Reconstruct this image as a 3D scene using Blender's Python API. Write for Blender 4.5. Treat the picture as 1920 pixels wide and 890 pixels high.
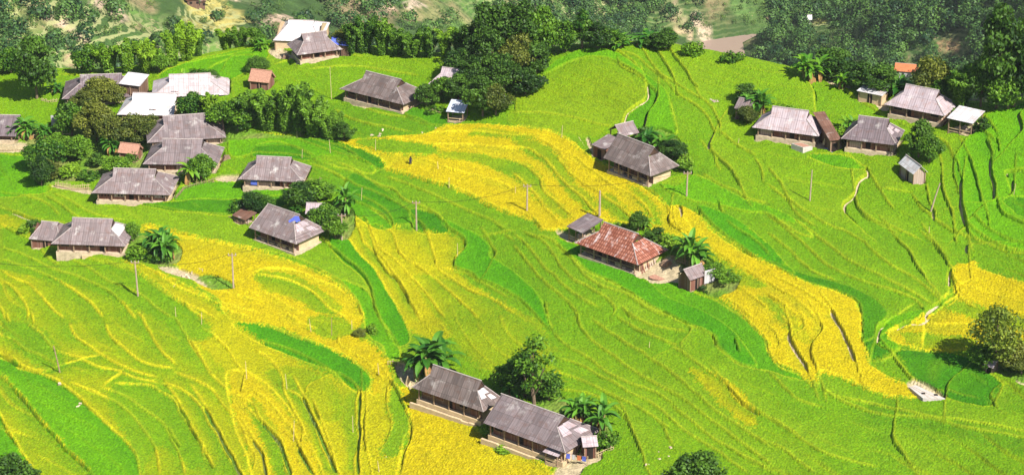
import bpy, bmesh, math, random
import numpy as np
from mathutils import Vector, Matrix
for o in list(bpy.data.objects): bpy.data.objects.remove(o)
scene = bpy.context.scene
C = scene.collection
R = math.radians
random.seed(7); RNG = np.random.default_rng(11)

# ---------------------------------------------------------------- camera, light, exposure
CAM_H, PITCH, FOCAL = 200.0, 24.0, 84.0
cd = bpy.data.cameras.new('camera'); cam = bpy.data.objects.new('camera', cd); C.objects.link(cam)
cd.lens = FOCAL; cd.sensor_width = 36; cd.clip_start = 1; cd.clip_end = 6000
cam.location = (0, 0, CAM_H); cam.rotation_euler = (R(90-PITCH), 0, 0)
scene.camera = cam
SUN_AZ, SUN_EL = 38.0, 46.0          # azimuth to the right of straight behind the camera
sdir = Vector((math.sin(R(SUN_AZ))*math.cos(R(SUN_EL)), -math.cos(R(SUN_AZ))*math.cos(R(SUN_EL)), math.sin(R(SUN_EL))))
sl = bpy.data.lights.new('sun', 'SUN'); so = bpy.data.objects.new('sun', sl); C.objects.link(so)
sl.energy = 5.0; sl.angle = R(0.53); sl.color = (1.0, 0.95, 0.86)
so.rotation_euler = sdir.to_track_quat('Z', 'Y').to_euler()
w = bpy.data.worlds.new('World'); scene.world = w; w.use_nodes = True
nt = w.node_tree; bg = nt.nodes['Background']; sky = nt.nodes.new('ShaderNodeTexSky')
sky.sky_type = 'NISHITA'; sky.sun_disc = False; sky.sun_elevation = R(SUN_EL)
sky.sun_rotation = math.atan2(sdir.x, sdir.y) % (2*math.pi)
nt.links.new(sky.outputs[0], bg.inputs[0]); bg.inputs[1].default_value = 0.065
vs = scene.view_settings; vs.view_transform = 'Standard'; vs.look = 'None'; vs.gamma = 1; vs.use_curve_mapping = False
vs.exposure = 0.88

# ---------------------------------------------------------------- helpers
def tag(o, label=None, cat=None, group=None, kind=None):
    if label: o['label'] = label
    if cat: o['category'] = cat
    if group: o['group'] = group
    if kind: o['kind'] = kind
    return o
def empty(name, loc=(0,0,0), rz=0.0):
    o = bpy.data.objects.new(name, None); C.objects.link(o)
    o.location = loc; o.rotation_euler = (0,0,rz); o.empty_display_size = 0.5
    return o
class MB:
    def __init__(s): s.v=[]; s.f=[]; s.uv=[]; s.col=[]
    def face(s, pts, uv=None, col=None):
        n=len(s.v); s.v += [tuple(p) for p in pts]; s.f.append(tuple(range(n,n+len(pts))))
        s.uv.append(uv or [(0,0)]*len(pts)); s.col.append(col if col is not None else 0.5)
    def box(s, x0,x1,y0,y1,z0,z1, M=None, uvs=1.0):
        P=[Vector(p) for p in ((x0,y0,z0),(x1,y0,z0),(x1,y1,z0),(x0,y1,z0),(x0,y0,z1),(x1,y0,z1),(x1,y1,z1),(x0,y1,z1))]
        if M is not None: P=[M@p for p in P]
        for q in ((0,1,5,4),(1,2,6,5),(2,3,7,6),(3,0,4,7),(4,5,6,7),(3,2,1,0)):
            a,b,d=P[q[0]],P[q[1]],P[q[3]]; l=(b-a).length; h=(d-a).length
            s.face([P[i] for i in q],[(0,0),(l,0),(l,h),(0,h)],random.random())
    def tube(s, pts, rads, n=7, cap=True):
        pts=[Vector(p) for p in pts]; rings=[]
        for i,p in enumerate(pts):
            t=(pts[min(i+1,len(pts)-1)]-pts[max(i-1,0)]).normalized()
            a=t.orthogonal().normalized(); b=t.cross(a)
            rings.append([p+(a*math.cos(2*math.pi*k/n)+b*math.sin(2*math.pi*k/n))*rads[i] for k in range(n)])
        for i in range(len(rings)-1):
            for k in range(n):
                k2=(k+1)%n
                s.face([rings[i][k],rings[i][k2],rings[i+1][k2],rings[i+1][k]],[(0,0)]*4,0.5)
        if cap: s.face(rings[-1]); s.face(rings[0][::-1])
    def build(s, name, mat, parent=None, smooth=False, weld=True):
        me=bpy.data.meshes.new(name); me.from_pydata(s.v,[],s.f)
        uvl=me.uv_layers.new(name='UVMap'); flat=[c for f in s.uv for p in f for c in p]; uvl.data.foreach_set('uv',flat)
        at=me.attributes.new('tone','FLOAT','FACE'); at.data.foreach_set('value',[float(c) for c in s.col])
        if smooth: me.polygons.foreach_set('use_smooth',[True]*len(me.polygons))
        me.materials.append(mat); me.validate(); me.update()
        o=bpy.data.objects.new(name,me); C.objects.link(o)
        if parent is not None: o.parent=parent
        return o
def copy_tree(o, parent=None):
    c=o.copy(); C.objects.link(c)
    if parent is not None: c.parent=parent
    for ch in list(o.children): copy_tree(ch, c)
    return c

def ramp_node(nt, fac, stops):
    r=nt.nodes.new('ShaderNodeValToRGB'); e=r.color_ramp.elements
    while len(e)<len(stops): e.new(0.5)
    for i,(p,c) in enumerate(stops): e[i].position=p; e[i].color=(*c,1) if len(c)==3 else c
    nt.links.new(fac,r.inputs[0]); return r.outputs[0]
def noise_node(nt, vec, scale, detail=3, rough=0.6, dist=0.0):
    n=nt.nodes.new('ShaderNodeTexNoise'); n.inputs['Scale'].default_value=scale; n.inputs['Detail'].default_value=detail
    n.inputs['Roughness'].default_value=rough; n.inputs['Distortion'].default_value=dist
    if vec is not None: nt.links.new(vec,n.inputs['Vector'])
    return n.outputs['Fac']
def mixc(nt, a, b, fac, mode='MIX'):
    m=nt.nodes.new('ShaderNodeMix'); m.data_type='RGBA'; m.blend_type=mode
    for s,v in ((6,a),(7,b),(0,fac)):
        if hasattr(v,'links') or hasattr(v,'is_linked'): nt.links.new(v,m.inputs[s])
        elif s==0: m.inputs[0].default_value=v
        else: m.inputs[s].default_value=(*v,1)
    return m.outputs[2]
def mth(nt, op, a, b=None, clamp=False):
    m=nt.nodes.new('ShaderNodeMath'); m.operation=op; m.use_clamp=clamp
    for i,v in enumerate((a,b)):
        if v is None: continue
        if hasattr(v,'is_linked'): nt.links.new(v,m.inputs[i])
        else: m.inputs[i].default_value=v
    return m.outputs[0]
def new_mat(name, rough=0.85):
    m=bpy.data.materials.new(name); m.use_nodes=True; nt=m.node_tree; b=nt.nodes['Principled BSDF']
    b.inputs['Roughness'].default_value=rough; b.inputs['Specular IOR Level'].default_value=0.25
    return m,nt,b
def add_bump(nt, b, h, strength=0.5, dist=0.1):
    n=nt.nodes.new('ShaderNodeBump'); n.inputs['Strength'].default_value=strength; n.inputs['Distance'].default_value=dist
    nt.links.new(h,n.inputs['Height']); nt.links.new(n.outputs[0],b.inputs['Normal'])
def objvec(nt, kind='Object'):
    t=nt.nodes.new('ShaderNodeTexCoord'); return t.outputs[kind]

def mat_plain(name, c, var=0.25, scale=1.5, rough=0.85, bump=0.3):
    m,nt,b=new_mat(name,rough); v=objvec(nt)
    n=noise_node(nt,v,scale,5,0.65)
    lo=tuple(x*(1-var) for x in c); hi=tuple(min(1,x*(1+var)) for x in c)
    col=ramp_node(nt,n,[(0.3,lo),(0.7,hi)])
    nt.links.new(col,b.inputs['Base Color'])
    if bump: add_bump(nt,b,noise_node(nt,v,scale*4,4),bump,0.05)
    return m

def mat_roof(name, c, spots=None, sheet=(0.9,1.7), contrast=0.3, streak=0.6, rough=0.7, patch=(0.5,0.47,0.45), pf=0.12):
    """corrugated sheets in rows: UV is metres along the ridge / down the slope"""
    m,nt,b=new_mat(name,rough); uv=objvec(nt,'UV')
    br=nt.nodes.new('ShaderNodeTexBrick'); nt.links.new(uv,br.inputs['Vector'])
    br.inputs['Scale'].default_value=1; br.inputs['Brick Width'].default_value=sheet[0]; br.inputs['Row Height'].default_value=sheet[1]
    br.offset=0.0; br.inputs['Mortar Size'].default_value=0.035; br.inputs['Mortar Smooth'].default_value=0.2; br.inputs['Bias'].default_value=0.0
    k1=tuple(x*(1-contrast) for x in c); k2=tuple(min(1,x*(1+contrast)) for x in c)
    br.inputs['Color1'].default_value=(*k1,1); br.inputs['Color2'].default_value=(*k2,1)
    br.inputs['Mortar'].default_value=(*tuple(x*0.55 for x in c),1)
    mp=nt.nodes.new('ShaderNodeMapping'); mp.inputs['Scale'].default_value=(2.2,0.22,1); nt.links.new(uv,mp.inputs[0])
    oi=nt.nodes.new('ShaderNodeObjectInfo'); cb=nt.nodes.new('ShaderNodeCombineXYZ')
    nt.links.new(mth(nt,'MULTIPLY',oi.outputs['Random'],50.0),cb.inputs[0]); nt.links.new(cb.outputs[0],mp.inputs[1])
    st=noise_node(nt,mp.outputs[0],1.0,5,0.7)
    col=mixc(nt,br.outputs['Color'],tuple(x*0.35 for x in c),mth(nt,'MULTIPLY',ramp_node(nt,st,[(0.45,(0,0,0)),(0.75,(1,1,1))]),streak))
    v2=nt.nodes.new('ShaderNodeVectorMath'); v2.operation='ADD'; nt.links.new(uv,v2.inputs[0]); nt.links.new(cb.outputs[0],v2.inputs[1])
    big=noise_node(nt,v2.outputs[0],0.55,5,0.65)
    col=mixc(nt,col,patch,mth(nt,'MULTIPLY',ramp_node(nt,big,[(0.56,(0,0,0)),(0.68,(1,1,1))]),pf*3.5,True))
    wv=nt.nodes.new('ShaderNodeTexWave'); wv.wave_type='BANDS'; wv.bands_direction='X'; wv.inputs['Scale'].default_value=0.85; wv.inputs['Distortion'].default_value=0.0
    nt.links.new(uv,wv.inputs['Vector'])
    col=mixc(nt,col,(0.5,0.5,0.5),0.0)
    # darker colour in the troughs of the corrugation
    col=mixc(nt,col,tuple(x*0.62 for x in c),mth(nt,'MULTIPLY',ramp_node(nt,wv.outputs['Fac'],[(0.0,(1,1,1)),(0.45,(0,0,0))]),0.28))
    rust=noise_node(nt,v2.outputs[0],0.9,6,0.75); col=mixc(nt,col,(c[0]*0.75,c[1]*0.5,c[2]*0.38),mth(nt,'MULTIPLY',ramp_node(nt,rust,[(0.5,(0,0,0)),(0.66,(1,1,1))]),0.0 if c[0]>0.6 else 0.55))
    nt.links.new(col,b.inputs['Base Color']); add_bump(nt,b,wv.outputs['Fac'],0.35,0.05)
    return m
def mat_tiles(name):
    m,nt,b=new_mat(name,0.8); uv=objvec(nt,'UV')
    br=nt.nodes.new('ShaderNodeTexBrick'); nt.links.new(uv,br.inputs['Vector']); br.inputs['Scale'].default_value=1
    br.inputs['Brick Width'].default_value=0.42; br.inputs['Row Height'].default_value=0.6; br.offset=0.0
    br.inputs['Mortar Size'].default_value=0.07; br.inputs['Mortar Smooth'].default_value=0.3
    br.inputs['Color1'].default_value=(0.21,0.065,0.04,1); br.inputs['Color2'].default_value=(0.38,0.16,0.11,1); br.inputs['Mortar'].default_value=(0.12,0.035,0.02,1)
    mp=nt.nodes.new('ShaderNodeMapping'); mp.inputs['Scale'].default_value=(1.1,0.35,1); nt.links.new(uv,mp.inputs[0])
    n=noise_node(nt,mp.outputs[0],1.1,4,0.7)
    fac=ramp_node(nt,n,[(0.55,(0,0,0)),(0.60,(1,1,1))])
    br2=nt.nodes.new('ShaderNodeTexBrick'); nt.links.new(uv,br2.inputs['Vector']); br2.inputs['Scale'].default_value=1
    br2.inputs['Brick Width'].default_value=0.42; br2.inputs['Row Height'].default_value=0.6; br2.offset=0.0; br2.inputs['Mortar Size'].default_value=0.03
    br2.inputs['Color1'].default_value=(0.55,0.45,0.45,1); br2.inputs['Color2'].default_value=(0.36,0.14,0.09,1); br2.inputs['Mortar'].default_value=(0.1,0.05,0.03,1)
    col=mixc(nt,br.outputs['Color'],br2.outputs['Color'],fac)
    nt.links.new(col,b.inputs['Base Color']); add_bump(nt,b,br.outputs['Fac'],-0.7,0.08)
    return m
def mat_planks(name, c1, c2, width=0.22):
    m,nt,b=new_mat(name,0.85); uv=objvec(nt,'UV')
    br=nt.nodes.new('ShaderNodeTexBrick'); nt.links.new(uv,br.inputs['Vector']); br.inputs['Scale'].default_value=1
    br.inputs['Brick Width'].default_value=width; br.inputs['Row Height'].default_value=9.0; br.offset=0.0; br.inputs['Mortar Size'].default_value=0.02
    br.inputs['Color1'].default_value=(*c1,1); br.inputs['Color2'].default_value=(*c2,1); br.inputs['Mortar'].default_value=(*tuple(x*0.3 for x in c1),1)
    n=noise_node(nt,objvec(nt),2.0,4)
    col=mixc(nt,br.outputs['Color'],tuple(x*0.5 for x in c1),mth(nt,'MULTIPLY',n,0.6))
    nt.links.new(col,b.inputs['Base Color']); add_bump(nt,b,br.outputs['Fac'],-0.4,0.04)
    return m
def mat_leaf(name, dark, light, trans=0.25, objvar=0.5):
    m=bpy.data.materials.new(name); m.use_nodes=True; nt=m.node_tree; b=nt.nodes['Principled BSDF']; out=nt.nodes['Material Output']
    b.inputs['Roughness'].default_value=0.55; b.inputs['Specular IOR Level'].default_value=0.3
    a=nt.nodes.new('ShaderNodeAttribute'); a.attribute_name='tone'
    oi=nt.nodes.new('ShaderNodeObjectInfo')
    f=mth(nt,'ADD',mth(nt,'MULTIPLY',a.outputs['Fac'],0.75),mth(nt,'MULTIPLY',mth(nt,'SUBTRACT',oi.outputs['Random'],0.5),objvar),True)
    col=mixc(nt,dark,light,f)
    nt.links.new(col,b.inputs['Base Color'])
    tr=nt.nodes.new('ShaderNodeBsdfTranslucent'); nt.links.new(mixc(nt,col,(0.25,0.4,0.02),0.35),tr.inputs[0])
    mx=nt.nodes.new('ShaderNodeMixShader'); mx.inputs[0].default_value=trans
    nt.links.new(b.outputs[0],mx.inputs[1]); nt.links.new(tr.outputs[0],mx.inputs[2]); nt.links.new(mx.outputs[0],out.inputs[0])
    return m

M={}
M['grey']=mat_roof('grey_roof_sheets',(0.175,0.140,0.145))
M['grey2']=mat_roof('worn_grey_roof_sheets',(0.205,0.162,0.165),contrast=0.22,pf=0.2)
M['grey3']=mat_roof('brownish_grey_roof_sheets',(0.15,0.118,0.112),contrast=0.4,streak=0.6)
M['palest']=mat_roof('whitish_roof_sheets',(0.43,0.375,0.39),contrast=0.2,streak=0.3,patch=(0.65,0.6,0.6),pf=0.15)
M['pale']=mat_roof('pale_grey_roof_sheets',(0.38,0.315,0.34),contrast=0.2,streak=0.3,patch=(0.55,0.5,0.5),pf=0.15)
M['dark']=mat_roof('dark_roof_sheets',(0.15,0.118,0.13),contrast=0.25)
M['white']=mat_roof('white_roof_sheets',(0.56,0.545,0.565),contrast=0.2,streak=0.35,rough=0.5,patch=(0.7,0.65,0.62),pf=0.08)
M['bluish']=mat_roof('bluish_metal_sheets',(0.50,0.55,0.66),contrast=0.2,streak=0.3,rough=0.45)
M['blue']=mat_plain('blue_tarpaulin',(0.10,0.14,0.55),0.5,1.2,0.5)
M['brown']=mat_roof('rusty_brown_roof',(0.16,0.085,0.06),contrast=0.3)
M['red']=mat_tiles('red_clay_tiles')
M['thatch']=mat_plain('thatch',(0.38,0.20,0.14),0.4,6,0.95,0.8)
M['wood']=mat_planks('weathered_planks',(0.17,0.095,0.065),(0.27,0.17,0.12))
M['redwood']=mat_planks('reddish_planks',(0.22,0.09,0.06),(0.36,0.22,0.18))
M['palewood']=mat_planks('pale_planks',(0.42,0.32,0.26),(0.52,0.42,0.36),0.35)
M['mud']=mat_plain('rammed_earth',(0.52,0.39,0.24),0.18,1.2)
M['stone']=mat_plain('stone_plinth',(0.45,0.36,0.25),0.3,1.6,0.9,0.6)
M['post']=mat_plain('timber_post',(0.27,0.18,0.12),0.3,4)
M['cap']=mat_plain('ridge_cap',(0.34,0.29,0.28),0.25,3)
M['hole']=mat_plain('dark_opening',(0.018,0.012,0.010),0.2,2)
M['concrete']=mat_plain('concrete',(0.46,0.42,0.38),0.2,3)
M['polec']=mat_plain('weathered_pole',(0.36,0.27,0.21),0.25,3)
M['bamb']=mat_plain('dry_bamboo',(0.50,0.38,0.22),0.25,5)
M['trunk']=mat_plain('bark',(0.16,0.115,0.075),0.35,4)
M['culm']=mat_plain('bamboo_culm',(0.18,0.20,0.07),0.3,3)
M['deadleaf']=mat_plain('dead_banana_leaf',(0.26,0.15,0.05),0.4,4)
M['bstem']=mat_plain('banana_stem',(0.20,0.19,0.06),0.4,3)
M['cloth']=mat_plain('dark_clothing',(0.02,0.02,0.05),0.3,5)
M['skin']=mat_plain('skin',(0.35,0.2,0.13),0.1,5)
M['leafD']=mat_leaf('dark_leaves',(0.012,0.045,0.006),(0.12,0.25,0.02))
M['leafA']=mat_leaf('yellowish_leaves',(0.06,0.11,0.012),(0.30,0.36,0.03))
M['leafM']=mat_leaf('mid_leaves',(0.022,0.085,0.006),(0.20,0.38,0.018))
M['leafO']=mat_leaf('olive_leaves',(0.05,0.08,0.012),(0.24,0.26,0.03))
M['leafB']=mat_leaf('bamboo_leaves',(0.02,0.075,0.006),(0.20,0.38,0.02))
M['leafL']=mat_leaf('light_leaves',(0.07,0.18,0.006),(0.28,0.45,0.02))
M['leafN']=mat_leaf('banana_leaves',(0.02,0.10,0.008),(0.13,0.32,0.02),0.2)
M['leafNL']=mat_leaf('bright_banana_leaves',(0.06,0.20,0.01),(0.24,0.42,0.02),0.3)
# ---------------------------------------------------------------- picture point -> point of the place
FPX = FOCAL/36*1920
sp_, cp_ = math.sin(R(PITCH)), math.cos(R(PITCH))
def ray(u,v):
    x=(np.asarray(u,float)-960)/FPX; y=(445-np.asarray(v,float))/FPX
    return x, cp_+y*sp_, y*cp_-sp_
def gs(x,y,cx,cy,sx,sy): return np.exp(-((x-cx)/sx)**2-((y-cy)/sy)**2)
def plane(x,y):
    z = 50+0.16*x+0.10*(y-338)
    z = z+3.0*gs(x,y,25,395,28,28)-2.5*gs(x,y,-20,330,22,40)-2.5*gs(x,y,68,300,20,45)+2.0*gs(x,y,-70,330,25,30)
    z = z+0.5*np.sin(x*0.11+0.7*np.sin(y*0.07))*np.cos(y*0.09+1.3)+0.25*np.sin(x*0.31+y*0.17)
    return z
def hit(u,v,fn,t0=200.,t1=560.,n=900):
    dx,dy,dz=ray(u,v); u=np.atleast_1d(dx); dy=np.atleast_1d(dy); dz=np.atleast_1d(dz)
    out=[]
    ts=np.linspace(t0,t1,n)
    for a,b,c in zip(u,dy,dz):
        X=a*ts; Y=b*ts; Z=CAM_H+c*ts; d=Z-fn(X,Y); k=np.argmax(d<0)
        if d[k]>=0: k=n-1
        k=max(k,1); f=d[k-1]/(d[k-1]-d[k]+1e-9); t=ts[k-1]+(ts[k]-ts[k-1])*min(max(f,0),1)
        out.append((a*t,b*t))
    return np.array(out)
crest_px=[(-260,118),(-100,124),(0,128),(100,135),(200,135),(300,128),(350,113),(430,96),(500,86),(600,80),(700,96),(780,103),(860,106),(960,104),(1030,99),(1110,88),(1200,81),(1290,96),(1370,109),(1450,123),(1530,143),(1600,161),(1680,175),(1760,188),(1850,202),(1920,196),(2020,185),(2250,180)]
cw=hit([p[0] for p in crest_px],[p[1] for p in crest_px],plane,200,900)
o_=np.argsort(cw[:,0]); CXs,CYs=cw[o_,0],cw[o_,1]
def yc(x): 
    return (np.interp(x-4,CXs,CYs)+np.interp(x,CXs,CYs)+np.interp(x+4,CXs,CYs))/3
def near_z(x,y):
    s=np.maximum(y-yc(x)+3.5,0); k=0.055; sm=13.0
    d=np.where(s<sm,0.5*k*s*s,0.5*k*sm*sm+k*sm*(s-sm))
    return plane(x,y)-d
def vnoise(x,y,sc,seed=0):
    x=np.asarray(x,float)/sc; y=np.asarray(y,float)/sc
    xi=np.floor(x).astype(np.int64); yi=np.floor(y).astype(np.int64); fx=x-xi; fy=y-yi
    fx=fx*fx*(3-2*fx); fy=fy*fy*(3-2*fy)
    def h(a,b):
        n=(a*374761393+b*668265263+seed*974634777)&0xffffffff
        n=((n^(n>>13))*1274126177)&0xffffffff
        return ((n^(n>>16))&0xffff)/65535.0
    return (h(xi,yi)*(1-fx)+h(xi+1,yi)*fx)*(1-fy)+(h(xi,yi+1)*(1-fx)+h(xi+1,yi+1)*fx)*fy
def fbm(x,y,sc,o=4,seed=0):
    t=0;a=0.5;s=0
    for i in range(o): t=t+a*vnoise(x,y,sc/2**i,seed+i*17); s+=a; a*=0.5
    return t/s
RZ=-218.0
def river_x(y): return 109+0.06*(y-1170)+np.where(y>1192,(y-1192)*1.9,0)
def valley_z(x,y):
    d=x-river_x(y); 
    base=np.where(d<0,0.56*np.maximum(-d-9,0),0.66*np.maximum(d-9,0))
    base=np.minimum(base,330+0.1*np.abs(d))
    z=RZ-2+base
    z=z+90*gs(x,y,150,1340,90,70)+0.25*np.maximum(y-1250,0)
    n=(fbm(x,y,130,5,3)-0.5)*60*np.clip(base/60,0,1)+(fbm(x+0.5*y,y,45,3,9)-0.5)*16*np.clip(base/30,0,1)
    return z+n
def ground(x,y): return np.maximum(near_z(x,y),valley_z(x,y))
def gz(x,y): return float(near_z(np.array([x]),np.array([y]))[0])
def at(u,v):
    p=hit([u],[v],near_z)[0]; return float(p[0]),float(p[1]),gz(p[0],p[1])
def on_z(u,v,z):
    dx,dy,dz=ray(u,v); t=(z-CAM_H)/dz; return Vector((float(dx*t),float(dy*t),z))
def far_at(u,v): 
    p=hit([u],[v],ground,540.,2600.,1400)[0]; return float(p[0]),float(p[1])

# ---------------------------------------------------------------- houses: eave corners fix place, length and turn; pads are levelled in the ground
# key, front-left, front-right, (side, corner) or depth, eave height, rise, roof kind, wall kind, hips (left,right), options, label
HOUSES=[
 ('village_house',(557,104),(642,93),('L',(532,84)),2.7,2.8,'grey2','mud',(1,1),{}, 'grey hipped house on the far crest in front of a long white roof'),
 ('village_house',(637,167),(757,197),('R',(779,168)),3.0,2.9,'grey3','mud',(1,1),{'planks':1}, 'grey hipped house alone in the green meadow below the crest'),
 ('village_house',(803,158),(868,166),6.5,2.6,2.2,'pale','wood',(1,0),{}, 'pale roofed house half hidden by dark trees above the small blue roofed shed'),
 ('village_house',(116,186),(262,181),9.0,2.4,2.9,'dark','wood',(1,1),{}, 'dark roofed long house behind an olive tree at upper left'),
 ('village_house',(284,183),(430,178),8.5,2.5,2.7,'palest','redwood',(1,1),{'post':1}, 'pale pinkish roofed long house behind the bright white roof'),
 ('village_house',(219,215),(326,217),8.0,2.4,2.7,'white','wood',(1,0),{}, 'house with a glaring white roof between trees on the left'),
 ('village_house',(276,268),(424,258),8.5,2.6,3.1,'grey','palewood',(1,1),{}, 'wide grey roofed house behind a similar one with a banana plant'),
 ('village_house',(268,308),(408,310),8.0,2.8,3.1,'grey','wood',(1,1),{}, 'grey roofed house half covered by a banana plant with orange dead leaves'),
 ('village_house',(172,362),(320,366),('R',(336,331)),2.9,2.9,'grey2','redwood',(1,1),{'row':1}, 'grey roofed house with a row of reddish window panels facing the dark green paddy'),
 ('village_house',(447,336),(568,342),('R',(580,312)),2.8,2.9,'grey2','palewood',(1,1),{}, 'grey roofed house with a blue cloth by its door beside a pale yard'),
 ('village_house',(96,457),(236,462),('R',(252,426)),2.9,3.0,'grey2','redwood',(1,1),{'apron':1}, 'grey roofed house with a low annex on its left above the lower left rice'),
 ('village_house',(467,427),(555,458),('R',(621,434)),3.1,3.2,'grey2','redwood',(0.4,1),{'open':1,'tarp':1}, 'timber house with a blue tarpaulin patch on its grey roof'),
 ('village_house',(1131,296),(1220,331),('R',(1276,312)),3.2,3.3,'grey3','mud',(0,1),{'open':1}, 'long grey roofed house with a pale earth end wall on the central slope'),
 ('village_house',(1077,455),(1196,497),('R',(1251,468)),3.0,3.0,'red','mud',(1,1),{'open':1}, 'house with the red clay tile roof beside a swept yard'),
 ('village_house',(1410,239),(1535,256),('R',(1561,233)),2.8,2.9,'pale','wood',(1,1),{}, 'pale mottled roofed house with a small water tank in front'),
 ('village_house',(1577,260),(1681,273),('R',(1704,246)),3.0,2.9,'dark','redwood',(1,1),{}, 'grey roofed house with a brown annex on its left and dark trees on its right'),
 ('village_house',(1658,196),(1771,218),('R',(1790,194)),3.0,2.9,'pale','wood',(1,1),{}, 'whitish roofed house at the right crest next to an open shed'),
 ('village_house',(772,726),(906,772),('R',(936,745)),3.2,3.2,'grey3','mud',(1,1),{'wall':1}, 'nearer left one of two grey roofed houses at the bottom beside the large banana plant'),
 ('village_house',(906,792),(1060,849),('R',(1124,804)),3.2,2.7,'grey','redwood',(0,1),{'wall':1}, 'lowest grey roofed house at the bottom with patched roof end and dirt yard'),
 ('village_house',(-62,254),(30,256),7.5,2.4,2.6,'dark','wood',(1,0),{}, 'grey roofed house cut by the left edge of the picture'),
]
SHEDS=[ # front-left, front-right eave, depth, eave height, rise, roof, walls, kind, label
 ((512,76),(600,79),11.0,1.6,2.2,'white','mud','hip','long white roofed building behind the grey house on the far crest'),
 ((614,82),(654,86),3.5,2.4,0.7,'blue','wood','mono','shed with blue sheeting behind the crest house'),
 ((836,209),(870,212),3.6,2.2,0.9,'bluish','post','mono','small open shed with a shiny bluish roof under dark trees'),
 ((465,152),(504,156),3.5,1.8,1.7,'thatch','redwood','gable','small hut with a reddish thatched roof below the crest'),
 ((222,157),(262,162),4.0,3.6,0.9,'white','wood','mono','small white roofed shed behind the dark roofed long house'),
 ((220,286),(257,290),3.0,1.6,1.3,'thatch','redwood','gable','small reddish thatched hut by the hedge on the left'),
 ((54,448),(112,453),6.0,1.5,2.0,'grey2','redwood','hip','low grey roofed annex left of the house above the lower left rice'),
 ((572,401),(607,402),3.5,2.2,1.2,'pale','wood','gable','little pale roofed shed among bushes behind the blue patched roof'),
 ((1165,257),(1199,249),3.8,2.6,1.4,'grey2','post','gable','open timber shed standing uphill of the long earth walled house'),
 ((1108,271),(1134,281),4.0,2.2,0.8,'grey2','redwood','mono','low grey hut at the left end of the long earth walled house'),
 ((1062,424),(1092,437),4.5,2.4,0.9,'grey','post','mono','open grey roofed shed left of the red tiled house'),
 ((1294,526),(1328,514),3.0,2.0,1.2,'grey2','redwood','gable','small hut at the edge of the swept yard of the red tiled house'),
 ((1376,203),(1404,209),3.5,2.2,1.3,'grey2','wood','gable','small grey hut tucked under banana plants on the right slope'),
 ((1556,264),(1578,262),8.0,2.3,1.8,'brown','wood','mono','rusty brown lean roof annex left of a grey roofed house'),
 ((1775,221),(1824,232),4.5,2.6,0.7,'white','post','mono','open white roofed shed right of the whitish roofed house'),
 ((1606,170),(1654,180),3.0,2.0,0.25,'white','mud','mono','low flat white roofed outhouse at the right crest'),
 ((1684,306),(1712,327),('R',(1739,322)),2.1,1.2,'white','palewood','gable','small white roofed hut on posts on the right slope'),
 ((1017,846),(1046,856),2.6,2.0,0.6,'pale','post','mono','pale corrugated lean-to in front of the lowest house'),
 ((1093,838),(1122,836),2.8,2.0,0.8,'pale','redwood','gable','small wooden hut right of the lowest house at the bottom'),
 ((434,403),(460,413),2.6,1.2,0.5,'brown','post','mono','low pig pen roof left of the blue patched house'),
 ((1844,684),(1862,690),2.0,1.3,0.6,'pale','mud','gable','tiny grey hut under the airy tree at the right edge'),
]
def fit(fl,fr,dep,he,lift=0.0):
    x,y,z=at((fl[0]+fr[0])/2,(fl[1]+fr[1])/2+he*11); zp=z
    for _ in range(4):
        A=on_z(*fl,zp+he); B=on_z(*fr,zp+he); m=(A+B)/2; zp=0.5*zp+0.5*(gz(m.x,m.y)+lift)
    zp=gz(m.x,m.y)+lift; A=on_z(*fl,zp+he); B=on_z(*fr,zp+he)
    ax=(B-A); L=ax.length; ax=ax/L; ay=Vector((-ax.y,ax.x,0))
    if isinstance(dep,tuple):
        Cn=on_z(*dep[1],zp+he); D=(Cn-(B if dep[0]=='R' else A)).dot(ay)
        D=min(max(D,0.35*L if L>8 else 2.5),11.5)
    else: D=dep
    c=(A+B)/2+ay*D/2
    return dict(c=(c.x,c.y),rz=math.atan2(ax.y,ax.x),L=L,D=D,z=zp)
LIFT=[.1,.2,.1,.1,.1,.1,.1,.1,.2,.1,.4,.3,.3,.3,.25,.25,.3,.8,.6,.1]
HOUSES=[h[:4]+(h[4]-0.75,)+h[5:] for h in HOUSES]
HF=[fit(h[1],h[2],h[3],h[4],l) for h,l in zip(HOUSES,LIFT)]
SF=[fit(s[0],s[1],s[2],s[3]) for s in SHEDS]
PADS=[(f,-0.1 if not (h[9].get('wall') or h[9].get('open') or h[9].get('apron')) else -0.9) for f,h in zip(HF,HOUSES)]+[(f,0.0) for f in SF]
def pads(x,y,z):
    """blend the ground to each building's level; also returns how much of the point is trodden yard"""
    yard=np.zeros_like(z)
    for f,mg in PADS:
        c,s=math.cos(f['rz']),math.sin(f['rz']); dx=x-f['c'][0]; dy=y-f['c'][1]
        m=(np.abs(dx)<25)&(np.abs(dy)<25)
        if not m.any(): continue
        lx=np.abs(dx[m]*c+dy[m]*s)-f['L']/2-mg+0.9; ly=np.abs(-dx[m]*s+dy[m]*c)-f['D']/2-mg+0.9
        d=np.hypot(np.maximum(lx,0),np.maximum(ly,0)); k=np.clip(1-d/1.5,0,1); k=k*k*(3-2*k)
        z[m]=z[m]*(1-k)+(f['z'])*k
        yard[m]=np.maximum(yard[m],np.clip(1.35-d/0.9+1.1*(vnoise(x[m],y[m],1.7,88)-0.55),0,1))
    return z,yard
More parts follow.
